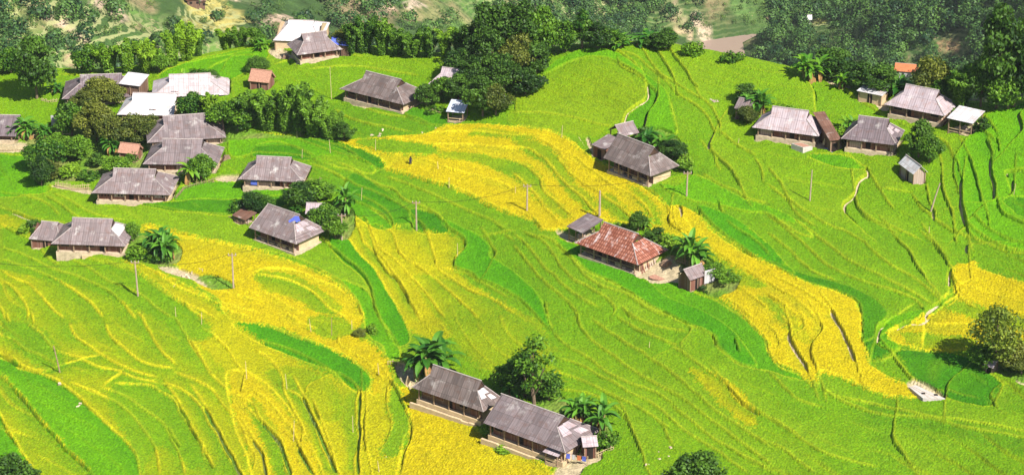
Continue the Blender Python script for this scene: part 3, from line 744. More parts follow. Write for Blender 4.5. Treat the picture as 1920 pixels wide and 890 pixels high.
def add_line(W_,kind,amp=1.0):
    mg=6.0; s=win(W_,mg)
    if s[0].start>=s[0].stop-2 or s[1].start>=s[1].stop-2: return
    x=QX[s]; y=QY[s]; best=np.full(x.shape,1e9); sg=np.ones(x.shape); al=np.zeros(x.shape); acc=0
    for i in range(len(W_)-1):
        a=W_[i]; d=W_[i+1]-a; L=math.hypot(*d)
        if L<1e-4: continue
        t=((x-a[0])*d[0]+(y-a[1])*d[1])/L/L; tc=np.clip(t,0,1)
        dx=x-a[0]-tc*d[0]; dy=y-a[1]-tc*d[1]; q=dx*dx+dy*dy; m=q<best
        best[m]=q[m]; sg[m]=np.sign(d[0]*dy-d[1]*dx)[m]; al[m]=(acc+tc*L)[m]; acc+=L
    dist=np.sqrt(best); n=len(W_)//2; a=W_[n-1]; b=W_[n]; nd=np.array([-(b-a)[1],(b-a)[0]]); nd/=np.hypot(*nd)+1e-9
    mid=(a+b)/2; up=1 if plane(*(mid+nd*1.5))>plane(*(mid-nd*1.5)) else -1
    sd=dist*sg*up                       # positive on the uphill side
    end=np.clip(np.minimum(al,acc-al)/1.5+0.35,0,1)
    A={'r':0.17,'k':0.11,'p':0.12,'w':0.09}[kind]*amp
    rise=np.tanh(sd/0.14)*A*np.exp(-np.abs(sd)/2.2)*end
    step[s]+=rise.astype(np.float32)
    w_={'r':0.10,'k':0.0,'p':0.13,'w':0.12}[kind]
    w_=w_*(0.65+0.7*vnoise(x,y,1.6,8))*np.clip(end*1.3,0,1)
    if kind!='r': 
        g=gapd[s]; np.minimum(g,(np.abs(sd+0.15)-w_).astype(np.float32),out=g)
    else:
        g=gapd[s]; np.minimum(g,(np.abs(sd+0.12)+0.025+0.09*vnoise(x,y,2.5,21)).astype(np.float32),out=g)
    if kind=='p': pathk[s]=np.maximum(pathk[s],np.clip(1.3-dist/0.8,0,1))
    if kind=='k': pathk[s]=np.maximum(pathk[s],0.45*np.clip(1.3-dist/0.8,0,1)*(vnoise(x,y,3,5)>0.35))
    ld=lined[s]; np.minimum(ld,dist.astype(np.float32),out=ld)
    rr=np.clip(1.2-np.abs(sd-0.14)/0.22,0,1)*end*(0.75+0.5*vnoise(x,y,4,6))
    rim[s]=np.maximum(rim[s],rr.astype(np.float32))
    tint[s]+=((0.55+0.5*RNG.random())*np.sign(sd)*np.exp(-np.abs(sd)/2.4)*end).astype(np.float32)  # lighter above the bank; greener at its foot, with the bank's shade painted in
nline=0
for ln in LN.strip().split('\n'):
    t=ln.split(); ox,oy=OR[t[0]]
    P=[tuple(map(float,q.split(','))) for q in t[2:]]; P=[(ox+a/2.9667,oy+b/2.9667) for a,b in P]
    W_=to_ground(catmull(P,False,4)); add_line(W_,t[1]); nline+=1
    if t[1] in 'kwp' and len(W_)>2:   # the bank itself runs on past the bare stretch
        a=W_[0]-W_[1]; b=W_[-1]-W_[-2]; a=a/(np.hypot(*a)+1e-6); b=b/(np.hypot(*b)+1e-6)
        add_line(np.vstack([[W_[0]+a*7],W_,[W_[-1]+b*7]]),'r',0.6)
for W_ in outlines: add_line(np.vstack([W_,W_[:1]]),'r',0.7)
# terraces go on outside what the picture shows: banks along the contour lines
fx=np.abs(X)/Y; outf=np.clip((fx-0.222)/0.015,0,1)+np.clip((272-Y-0.0*X)/6,0,1); outf=np.clip(outf,0,1)
lev=(Zg+1.2*(fbm(X,Y,18,3,31)-0.5))/0.85; fr=lev-np.floor(lev)
step+= (outf*0.35*(0.5-fr)*(1-np.clip((0.12-fr)/0.12,0,1)*2)).astype(np.float32)
rim=np.maximum(rim,(outf*np.clip(1-fr/0.16,0,1)*0.8).astype(np.float32))
fm=(1-outf)*np.clip((lined-1.0)/0.8,0,1)*np.clip((vnoise(X,Y,14,33)-0.25)*4,0,1); ls_=(Zg+0.9*(fbm(X,Y,22,2,35)-0.5))/0.62; fr2=ls_-np.floor(ls_)
sub=fm*np.clip(1.3-np.abs(fr2-0.09)/0.07,0,1); step+=(fm*0.10*(0.5-fr2)).astype(np.float32)
rim=np.maximum(rim,(sub*0.30).astype(np.float32))
sc_=Y-yc(X)
step*=np.clip(1-(sc_-2)/4,0,1)
Zg=Zg+step+(vnoise(X,Y,1.1,12)-0.5)*0.10
Zg,yard=pads(X,Y,Zg)
tn=np.array([TONE[k][0] for k in kinds]); cls=tn[tone]
colt=np.array([TONE[k][1] for k in kinds],np.float32); col=colt[tone].copy()
# a crop stands where the parcel is sown, thins out at banks, paths and yards
big=fbm(X,Y,9,4,41); mid=fbm(X,Y,2.4,3,42)
crop=(cls>=0)&(yard<0.35)&(sc_<7)
cm=np.clip((gapd+0.05)/0.16,0,1)*np.clip((0.45-yard)/0.3,0,1)*np.clip((8-sc_)/3,0,1)
lush=(cls==3); hc=np.where(lush,0.50,0.38)+0.10*(mid-0.5)
cm=np.where(cls>=0,cm,0)
# soften sharp height edges where sown land meets bare land
jit=RNG.random((nY,nX)).astype(np.float32)
Zc=Zg+hc*cm-0.22*(1-cm)+np.where(cm>0.3,(jit-0.5)*0.12,0)
# ripeness: slow drift inside each parcel, yellower on the bank rims; bank-foot shade is tinted in
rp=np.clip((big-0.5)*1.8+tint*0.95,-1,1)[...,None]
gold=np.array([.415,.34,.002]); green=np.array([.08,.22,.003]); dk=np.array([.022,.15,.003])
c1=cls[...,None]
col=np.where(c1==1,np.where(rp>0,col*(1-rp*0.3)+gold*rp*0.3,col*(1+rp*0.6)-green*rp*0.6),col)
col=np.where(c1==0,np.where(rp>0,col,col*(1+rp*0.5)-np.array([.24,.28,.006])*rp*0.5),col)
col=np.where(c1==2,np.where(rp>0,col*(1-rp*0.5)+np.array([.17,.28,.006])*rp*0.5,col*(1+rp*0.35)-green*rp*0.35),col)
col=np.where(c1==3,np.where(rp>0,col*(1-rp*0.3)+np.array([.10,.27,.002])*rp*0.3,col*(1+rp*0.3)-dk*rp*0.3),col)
rk=(rim*np.where(cls==3,0.22,np.where(cls==2,0.42,0.6)))[...,None]
rimc=np.where(c1<=1,np.array([.62,.52,.012]),np.array([.40,.44,.012]))
col=col*(1-rk)+rimc*rk
col=col*(0.9+0.2*mid[...,None])*(0.94+0.12*vnoise(X,Y,0.55,71)[...,None])
# ground colours
gcol=np.empty((nY,nX,3)); gr=np.array([.11,.22,.012]); ea=np.array([.26,.19,.09]); pe=np.array([.52,.41,.27])
e_=np.clip((fbm(X,Y,5,3,51)-0.45)*4,0,1)[...,None]; gcol[:]=gr*(1-0.45*e_)+ea*e_*0.45
ik=kinds.index('e'); bare=np.maximum(np.clip(yard*1.1,0,1),(tone==ik)*1.0)
bare=np.maximum(bare,pathk)[...,None]*(0.72+0.28*mid[...,None])
gcol=gcol*(1-bare)+pe*bare*(0.85+0.3*vnoise(X,Y,0.9,55)[...,None])
Zg=Zg+np.where(cm<=0.02,(1-np.clip(yard,0,1))*(1-np.clip(pathk,0,1))*(tone!=kinds.index('e'))*(jit-0.3)*0.30,0)
keep=(np.abs(X)<0.262*Y+10)&(sc_<48)

def grid_mesh(name,XX,YY,ZZ,CC,quadmask,mat,smooth,alpha=None):
    ny,nx=XX.shape; idx=np.full(ny*nx,-1,np.int64)
    j,i=np.nonzero(quadmask); a=j*nx+i; q=np.stack([a,a+1,a+nx+1,a+nx],1)
    used=np.unique(q); idx[used]=np.arange(len(used)); q=idx[q]
    co=np.stack([XX.ravel()[used],YY.ravel()[used],ZZ.ravel()[used]],1).astype(np.float32)
    me=bpy.data.meshes.new(name); me.vertices.add(len(used)); me.vertices.foreach_set('co',co.ravel())
    me.loops.add(q.size); me.loops.foreach_set('vertex_index',q.ravel().astype(np.int32))
    me.polygons.add(len(q)); me.polygons.foreach_set('loop_start',np.arange(0,q.size,4,dtype=np.int32))
    me.polygons.foreach_set('use_smooth',np.full(len(q),smooth))
    ca=me.attributes.new('Col','FLOAT_COLOR','POINT'); cc=CC.reshape(-1,3)[used]; ca.data.foreach_set('color',np.concatenate([cc,np.ones((len(cc),1)) if alpha is None else alpha.reshape(-1,1)[used]],1).astype(np.float32).ravel())
    me.update(); me.validate(); me.materials.append(mat)
    o=bpy.data.objects.new(name,me); C.objects.link(o); return o
def mat_crop(name,grain=11.0,amt=0.75,warm=(0.6,0.33,0.02),wf=0.25):
    m,nt,b=new_mat(name,0.75); v=objvec(nt); b.inputs['Specular IOR Level'].default_value=0.15
    a=nt.nodes.new('ShaderNodeAttribute'); a.attribute_name='Col'
    n=noise_node(nt,v,grain/3,4,0.75); n2=noise_node(nt,v,0.9,4,0.6)
    g=ramp_node(nt,n,[(0.3,(1-amt,)*3),(0.5,(0.95,)*3),(0.72,(1.5,)*3)])
    c=mixc(nt,a.outputs['Color'],g,1.0,'MULTIPLY')
    n3=noise_node(nt,v,grain/4.1,3,0.8)
    c=mixc(nt,c,warm,mth(nt,'MULTIPLY',ramp_node(nt,n3,[(0.52,(0,0,0)),(0.68,(1,1,1))]),wf))
    c=mixc(nt,c,(0.03,0.10,0.004),mth(nt,'MULTIPLY',ramp_node(nt,n2,[(0.5,(0,0,0)),(0.75,(1,1,1))]),0.28))
    nt.links.new(c,b.inputs['Base Color']); add_bump(nt,b,n,0.8,0.25)
    return m
def mat_ground(name,sc=1.3):
    m,nt,b=new_mat(name,0.9); v=objvec(nt)
    a=nt.nodes.new('ShaderNodeAttribute'); a.attribute_name='Col'
    n=noise_node(nt,v,sc,8,0.75); g=ramp_node(nt,n,[(0.3,(0.5,)*3),(0.5,(.95,)*3),(0.7,(1.4,)*3)])
    n4=noise_node(nt,v,3.2,4,0.8); g2=ramp_node(nt,n4,[(0.35,(0.45,)*3),(0.5,(1,)*3),(0.65,(1.45,)*3)])
    nt.links.new(mixc(nt,mixc(nt,a.outputs['Color'],g,0.7,'MULTIPLY'),g2,0.5,'MULTIPLY'),b.inputs['Base Color']); add_bump(nt,b,n4,0.9,0.25)
    return m
def mat_far():
    m,nt,b=new_mat('far_slope_cover',0.95); v=objvec(nt)
    a=nt.nodes.new('ShaderNodeAttribute'); a.attribute_name='Col'
    sx=nt.nodes.new('ShaderNodeSeparateXYZ'); nt.links.new(v,sx.inputs[0]); wob=noise_node(nt,v,0.03,4,0.6)
    zz=mth(nt,'FRACT',mth(nt,'MULTIPLY',mth(nt,'ADD',sx.outputs[2],mth(nt,'MULTIPLY',wob,14.0)),0.42))
    n=noise_node(nt,v,0.10,8,0.78); g=ramp_node(nt,n,[(0.3,(0.5,)*3),(0.5,(1.0,)*3),(0.7,(1.5,)*3)])
    c=mixc(nt,a.outputs['Color'],g,1.0,'MULTIPLY')
    tm=mth(nt,'MULTIPLY',ramp_node(nt,zz,[(0.0,(1,1,1)),(0.28,(1,1,1)),(0.36,(0,0,0)),(0.92,(0,0,0)),(1.0,(1,1,1))]),mth(nt,'MULTIPLY',a.outputs['Alpha'],0.75))
    n2=noise_node(nt,v,0.22,6,0.8); c=mixc(nt,c,(.035,.075,.018),mth(nt,'MULTIPLY',ramp_node(nt,n2,[(0.50,(0,0,0)),(0.56,(1,1,1))]),0.7))
    n3=noise_node(nt,v,0.05,8,0.8); c=mixc(nt,c,(.46,.29,.21),mth(nt,'MULTIPLY',ramp_node(nt,n3,[(0.615,(0,0,0)),(0.64,(1,1,1))]),0.7))
    c=mixc(nt,c,(.36,.37,.16),tm)
    nt.links.new(c,b.inputs['Base Color']); add_bump(nt,b,n,1.0,1.6); return m
mg_=mat_ground('earth_and_grass')
sl2=(slice(None,None,2),slice(None,None,2)); k2=keep[sl2]
go=grid_mesh('terraced_ground',X[sl2],Y[sl2],Zg[sl2],gcol[sl2],k2[:-1,:-1]&k2[1:,1:]&k2[1:,:-1]&k2[:-1,1:],mg_,False); tag(go,'terraced hillside of grass banks, bare paths and trodden yards','ground',kind='structure')
q=lambda a:(a[:-1,:-1]|a[1:,1:]|a[1:,:-1]|a[:-1,1:])
qk=keep[:-1,:-1]&q(cm>0.02)
qc=cls[:-1,:-1].copy(); 
for sh in (cls[1:,1:],cls[1:,:-1],cls[:-1,1:]): qc=np.where(qc<0,sh,qc)
for ci,(nm,lb,gr_,am,wf) in enumerate((('golden_rice','ripe golden rice standing in curved terraces',11.,.6,.22),('yellowing_rice','half ripe yellow green rice on the terraces',11.,.6,.2),
      ('green_rice','lime green rice on the upper terraces',11.,.55,.12),('lush_rice','deep green young rice in narrow terrace strips',10.,.5,.0))):
    mk=qk&(qc==ci)
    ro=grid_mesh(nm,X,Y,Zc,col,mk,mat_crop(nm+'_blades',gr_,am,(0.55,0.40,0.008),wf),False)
    tag(ro,lb,'rice',kind='stuff')

# ---------------------------------------------------------------- far ground, valley and river
fxs=np.concatenate([np.arange(-760,-330,10),np.arange(-330,330,2.6),np.arange(330,761,10)]); fys=np.concatenate([np.arange(60,600,8),np.arange(600,1400,2.8),np.arange(1400,2300,12)]); FX,FY=np.meshgrid(fxs,fys); FZ=ground(FX,FY)
neark=(np.abs(FX)<0.262*FY+12)&(FY>GY0-4)&(FY<yc(FX)+50)
FZ=FZ-np.where(neark,1.6,0.0)
def far_poly(P): return hit(np.array(P,float)[:,0],np.array(P,float)[:,1],ground,540,2600,1400)
fn=fbm(FX,FY,60,5,61); fn2=fbm(FX,FY,22,4,62); fn3=fbm(FX,FY,150,3,63)
fc=np.empty(FX.shape+(3,)); fgr=np.array([.09,.18,.035]); fdk=np.array([.045,.09,.02]); ftan=np.array([.42,.27,.17]); flt=np.array([.14,.24,.04])
a_=np.clip((fn-0.45)*6,0,1)[...,None]; fc[:]=fdk*(1-a_)+fgr*a_
left=(FX<0.03*FY+20)
b_=(np.clip((fn2-0.56)*9,0,1)*np.where(left,0.5,np.where(FX<130,.5,0.12)))[...,None]; fc=fc*(1-b_)+ftan*b_
b_=(np.clip((fn3-0.5)*8,0,1)*np.where(left,0.6,0.2))[...,None]; fc=fc*(1-b_)+flt*b_
# farmed terraces across the valley: contour stripes
lv=(FZ+8*fn)/4.2; st=(np.abs(lv-np.floor(lv)-0.5)<0.17)
tp=np.clip((fbm(FX,FY,170,2,77)-0.36)*6,0,1)*np.where(left,1.0,.35)
tpa=tp.copy()
FARP=[((.50,.36,.24),[(1256,0),(1268,8),(1284,38),(1300,68),(1292,78),(1277,60),(1262,36)]),((.52,.40,.29),[(1298,35),(1312,42),(1322,60),(1335,78),(1343,88),(1325,95),(1310,75)]),
 ((.50,.34,.22),[(1240,12),(1262,30),(1285,60),(1270,62),(1248,40)]),((.52,.40,.30),[(752,12),(768,2),(800,2),(803,16),(780,22),(758,20)]),((.45,.32,.22),[(700,12),(730,10),(745,32),(725,35)]),
 ((.45,.33,.24),[(498,55),(528,28),(545,36),(558,52),(530,52),(510,66)]),((.45,.34,.24),[(168,0),(215,0),(232,26),(246,32),(240,52),(228,40),(205,30)]),
 ((.40,.34,.10),[(335,22),(395,5),(440,25),(470,50),(420,62),(370,60),(345,45)]),((.5,.38,.27),[(405,0),(480,0),(480,16),(430,12)]),((.5,.36,.26),[(95,45),(118,35),(145,38),(120,42),(150,60),(175,75),(165,76),(130,58),(105,50)]),
 ((.42,.33,.25),[(0,16),(60,14),(90,20),(40,20)]),((.50,.30,.16),[(1762,78),(1790,66),(1812,80),(1815,95),(1790,92),(1770,90)]),((.30,.27,.07),[(1528,42),(1570,36),(1565,42),(1530,52)]),
 ((.45,.30,.18),[(1680,118),(1700,112),(1715,130),(1700,140)]),((.09,.17,.04),[(1400,0),(1445,45),(1440,60),(1410,66),(1380,50),(1372,22)]),((.40,.30,.2),[(1596,78),(1620,76),(1628,82),(1600,84)]),
 ((.55,.42,.28),[(1345,88),(1362,78),(1366,82),(1350,104)]),((.45,.30,.2),[(118,100),(150,100),(150,140),(125,140)])]
for cc,P in FARP:
    try:
        if cc in ((.40,.34,.10),(.30,.27,.07)): tpa=np.where(inside(far_poly(catmull(P,True,3)),FX,FY),1.0,tpa)
        m=inside(far_poly(catmull(P,True,3)),FX+14*(fn2-0.5),FY+20*(fn-0.5)); k_=(np.clip((fn2-0.36)*12,0.1,1)*0.95)[...,None]; fc=np.where(m[...,None],fc*(1-k_)+np.array(cc)*k_,fc)
    except Exception as e: print('farp',e)
nf=np.clip((yc(FX)+25-FY)/20,0,1)[...,None]; fc=fc*(1-nf)+(np.array([.13,.25,.004])*(.85+.3*fn2[...,None]))*nf; tpa=tpa*(1-nf[...,0])
gmk=np.ones((FX.shape[0]-1,FX.shape[1]-1),bool)
fo=grid_mesh('valley_ground',FX,FY,FZ,fc,gmk,mat_far(),True,tpa); tag(fo,'steep valley slopes with scrub, landslips and worn paths beyond the crest','hillside',kind='structure')
rm,rnt,rb=new_mat('muddy_water',0.25); rb.inputs['Base Color'].default_value=(.30,.215,.175,1); add_bump(rnt,rb,noise_node(rnt,objvec(rnt),0.2,3),0.2,0.3)
mb=MB(); 
ry=np.arange(900,1330,8.0)
for a,b in zip(ry[:-1],ry[1:]):
    xa,xb=float(river_x(a)),float(river_x(b)); mb.face([(xa-15,a,RZ),(xa+15,a,RZ),(xb+15,b,RZ),(xb-15,b,RZ)])
tag(mb.build('river',rm,None,True),'brown river in the valley notch beyond the crest','river',kind='structure')
# ---------------------------------------------------------------- houses
def solid(mb,pts,uv,th=0.07,tone=0.5):
    """one roof plane as a closed slab"""
    P=[Vector(p) for p in pts]; n=(P[1]-P[0]).cross(P[2]-P[0]).normalized()
    if n.z<0: n=-n
    mb.face(P,uv,tone); Q=[p-n*th for p in P]; mb.face(Q[::-1],[(0,0)]*len(P),tone)
    for i in range(len(P)):
        j=(i+1)%len(P); mb.face([P[i],Q[i],Q[j],P[j]],[(0,0)]*4,tone)
def slope_uv(P,o,ax):
    P=[Vector(p) for p in P]; n=(P[1]-P[0]).cross(P[2]-P[0]).normalized(); ax=Vector(ax); dn=n.cross(ax).normalized()
    return [((p-Vector(o)).dot(ax)+30,(p-Vector(o)).dot(dn)+30) for p in P]
def add_roof(parent,L,D,he,rise,hips,mat,gab=0.36,sag=0.05):
    """hipped roof with small gablets, eaves rectangle L x D centred on the origin"""
    mb=MB(); hx,hy=L/2,D/2; zr=he+rise
    el=min(hy*0.9,L*0.23)*hips[0]; er=min(hy*0.9,L*0.24)*hips[1]
    xl,xr=-hx+el,hx-er
    gl=rise*gab if hips[0]>0.5 else 0.0; g_r=rise*gab if hips[1]>0.5 else 0.0
    for s in (-1,1):
        wl=hy*gl/rise; wr=hy*g_r/rise
        P=[(-hx,s*hy,he),(hx,s*hy,he)]
        if er>0 and g_r>0: P.append((xr,s*wr,zr-g_r))
        P.append((xr+(0.12 if g_r>0 else 0),0,zr))
        P.append((xl-(0.12 if gl>0 else 0),0,zr))
        if el>0 and gl>0: P.append((xl,s*wl,zr-gl))
        # pull the gablet edge in so that the slope reads as one plane
        solid(mb,P,slope_uv(P,(0,s*hy,he),(1,0,0)))
    for sx,x0,g,e in ((-1,xl,gl,el),(1,xr,g_r,er)):
        if e>0:
            if g>0:
                w_=hy*g/rise; P=[(sx*hx,-hy,he),(sx*hx,hy,he),(x0+sx*0.0,w_,zr-g-0.06),(x0,-w_,zr-g-0.06)]
            else: P=[(sx*hx,-hy,he),(sx*hx,hy,he),(x0,0,zr)]
            if sx<0: P=P[::-1]
            solid(mb,P,slope_uv(P,(sx*hx,0,he),(0,1,0)))
    ro=mb.build('roof',mat,parent)
    # caps along ridge and hips
    cb=MB(); cb.tube([(xl-0.1,0,zr+0.03),(0,0,zr-sag*0.3+0.03),(xr+0.1,0,zr+0.03)],[0.10]*3,6)
    for sx,x0,g,e in ((-1,xl,gl,el),(1,xr,g_r,er)):
        if e>0:
            for s in (-1,1): cb.tube([(x0,s*hy*g/rise,zr-g+0.02),(sx*hx,s*hy,he+0.02)],[0.07,0.07],5)
    cb.build('ridge_cap',M['cap'],ro)
    # dark louvre in each gablet
    for sx,x0,g,e in ((-1,xl,gl,el),(1,xr,g_r,er)):
        if g>0:
            gb=MB(); w_=hy*g/rise*0.9; x1=x0-sx*0.05
            gb.face([(x1,-w_,zr-g),(x1,w_,zr-g),(x1,0,zr-0.08)],[(0,0)]*3); gb.face([(x1-sx*.04,w_,zr-g),(x1-sx*.04,-w_,zr-g),(x1-sx*.04,0,zr-0.08)],[(0,0)]*3)
            gb.build('gable_vent',M['wood'],ro)
    return ro
def panel(parent,name,mat,x0,x1,y,z0,z1,th=0.05,side='F',hx=0):
    mb=MB()
    if side=='F': mb.box(x0,x1,y-th,y+0.005,z0,z1)
    else: mb.box(hx-0.005,hx+th,x0,x1,z0,z1)
    return mb.build(name,mat,parent)
def wedge_gable(mb,L,D,he,rise,x,th=0.08):
    P=[(x,-D,he),(x,D,he),(x,0,he+rise)]; Q=[(x+th,p[1],p[2]) for p in P]
    mb.face(P,[(0,0),(2*D,0),(D,rise)]); mb.face(Q[::-1],[(0,0),(2*D,0),(D,rise)])
def make_house(i,spec,f):
    name,fl,fr,dep,he,rise,rk,wk,hips,opt,label=spec; L,D=f['L'],f['D']; rnd=random.Random(i*13+5)
    t=empty(name,(f['c'][0],f['c'][1],f['z']),f['rz']); tag(t,label,'house','village houses with hipped roofs')
    ro=add_roof(t,L,D,he,rise,hips,M[rk])
    oh=0.95; veranda=1.5 if opt.get('open') else 1.0
    x0,x1=-L/2+oh,L/2-oh; y0,y1=-D/2+veranda,D/2-oh; pl=0.7
    zt=he+0.1
    mb=MB(); mb.box(x0-0.35,x1+0.35,-D/2+0.25,y1+0.25,-2.2,pl if not opt.get('open') else 0.45); mb.build('plinth',M['stone' if not opt.get('wall') else 'mud'],t)
    base=pl if not opt.get('open') else 0.45
    mb=MB(); th=0.14
    mb.box(x0,x1,y0,y0+th,base,zt); mb.box(x0,x1,y1-th,y1,base,zt); mb.box(x0,x0+th,y0+th,y1-th,base,zt); mb.box(x1-th,x1,y0+th,y1-th,base,zt)
    if hips[0]==0: wedge_gable(mb,L,y1-0.1,zt,rise*0.85,x0+0.02)
    mb.build('wall',M['wood' if wk in ('mud','wood') else wk],t)  # earth-walled houses take dark planks, putting the eave shade into the colour
    endk='mud' if wk!='wood' else 'stone'
    # earth lower band on the right end and planks above; earth houses: pale lit end, full height
    panel(t,'end_wall_band',M[endk],y0+0.05,y1-0.05,0,base,(base+1.3+0.4*rnd.random()) if wk!='mud' else zt-0.12,0.07,'R',x1)
    # openings along the front
    n=max(3,int((x1-x0)/1.9)); doorat=rnd.randrange(1,n-1) if n>2 else 1; wdt=(x1-x0)/n
    for k in range(n):
        a=x0+k*wdt+wdt*0.14; b_=a+wdt*0.72
        if k==doorat:
            d=panel(t,'door',M['hole'],a+0.2,a+1.15,y0-0.01,base,base+1.75)
            panel(d,'door_leaf',M['redwood'],a+1.0,a+1.5,y0-0.08,base,base+1.7)
        elif opt.get('row'):
            fpan=panel(t,'window',M['palewood' if rnd.random()<0.4 else 'redwood'],a-0.1,b_+0.15,y0-0.01,base+0.45,zt-0.45)
            for q_ in range(3): 
                xx=a+q_*(b_-a)/3+0.08; panel(fpan,'pane',M['hole'] if rnd.random()<.5 else M['concrete'],xx,xx+0.22,y0-0.07,base+0.6,zt-0.65,0.03)
        elif rnd.random()<0.65:
            fpan=panel(t,'window',M['post'],a,b_,y0-0.01,base+0.65,base+1.5)
            panel(fpan,'shutter',M['hole'] if rnd.random()<.6 else M['redwood'],a+0.08,b_-0.08,y0-0.065,base+0.73,base+1.42,0.02)
        else:
            panel(t,'wall_panel',M['palewood' if rnd.random()<0.25 else 'redwood'],a-0.1,b_+0.1,y0-0.01,base,base+0.95)
    npost=max(3,int(L/2.6))
    for k in range(npost+1):
        x=x0+(x1-x0)*k/npost; mb=MB(); mb.box(x-0.08,x+0.08,-D/2+0.32,-D/2+0.48,0.0 if opt.get('open') else 0.3,he+0.12); mb.build('veranda_post',M['post'],t)
    if opt.get('open'):
        mb=MB(); mb.box(x0,x1,-D/2+0.36,-D/2+0.44,1.25,1.36); mb.build('railing',M['post'],t)
        y=y0-0.02
        mb=MB(); mb.box(x0+0.5,x1-0.3,-D/2+0.6,-D/2+0.9,0.44,0.52)
        for k in range(7):
            xx=x0+0.6+rnd.random()*(x1-x0-1.5); mb.box(xx,xx+0.5+rnd.random()*0.7,-D/2+0.55,-D/2+0.95,0.45,0.7+rnd.random()*0.6)
        mb.build('stored_goods',M['palewood'],t)
    if i in (13,18,16,14):   # boards leaning on the lit end wall
        for k in range(7):
            mb=MB(); yy=y0+0.3+k*0.55; x=x1+0.12; Mx=Matrix.Translation((x+0.35,yy,0.0 if i!=13 else 0.0))@Matrix.Rotation(R(-14-rnd.random()*8),4,'Y')@Matrix.Rotation(R(rnd.uniform(-10,10)),4,'X')
            mb.box(-0.03,0.03,-0.14,0.14,0.1,1.9+rnd.random()*0.5,Mx); mb.build('leaning_board',M['redwood' if rnd.random()<.6 else 'palewood'],t)
    if opt.get('tarp'):
        hy=D/2; zr=he+rise; mb=MB()
        def pt(x,u_,l=0.05): return (x,-hy*(1-u_),he+rise*u_+l)
        pts=[pt(L*0.20,0.90),pt(L*0.27,0.93),pt(L*0.34,0.80),pt(L*0.29,0.70),pt(L*0.24,0.76),pt(L*0.17,0.62),pt(L*0.13,0.66)]
        solid(mb,pts,[(0,0)]*7,0.02); mb.build('tarpaulin_patch',M['blue'],ro)
    if i in (10,17,18,11,15):  # paler replaced sheets on the right end of the roof
        er=min(D/2*0.9,L*0.24); xr=L/2-er; hy=D/2; zr=he+rise; g=rise*.36; w_=hy*.36
        def hp(a,b): # a across -1..1, b down the slope 0..1
            q=Vector((xr,0,zr-g-.06)).lerp(Vector((L/2,0,he)),b); return Vector((q.x,a*(w_+(hy-w_)*b),q.z))
        nn=Vector((zr-g-he,0,er)).normalized()*0.05
        for (a0,a1,b0,b1) in (((-.9,-.1,.02,.45),(-.2,.6,.0,.3),(.1,.7,.42,.7)) if i!=10 else ((-.95,.9,.02,.5),)):
            mb=MB(); P=[hp(a0,b0)+nn,hp(a0+.1,b1)+nn,hp(a1,b1+.06)+nn,hp(a1-.08,b0+.03)+nn]
            solid(mb,P,slope_uv(P,(L/2,0,he),(0,1,0)),0.03); mb.build('patch_sheet',M['white' if i in (10,17) else 'pale'],ro)
    if opt.get('wall'):      # long low earth wall on the downhill side
        mb=MB(); nseg=9; yb=-D/2+0.15
        for k in range(nseg):
            xa=-L/2-0.3+k*(L*0.93)/nseg; mb.box(xa,xa+(L*0.93)/nseg-0.004,yb-0.35,yb,-2.8,0.02+rnd.random()*0.16)
        mb.build('retaining_wall',M['mud'],t)
    if opt.get('post'):
        pass
    if opt.get('apron'):
        mb=MB(); mb.box(-L*0.1,L/2+0.3,-D/2-0.1,-D/2+0.24,-2.4,0.35); mb.build('retaining_wall',M['mud'],t)
    return t
for i,(h,f) in enumerate(zip(HOUSES,HF)): make_house(i,h,f)
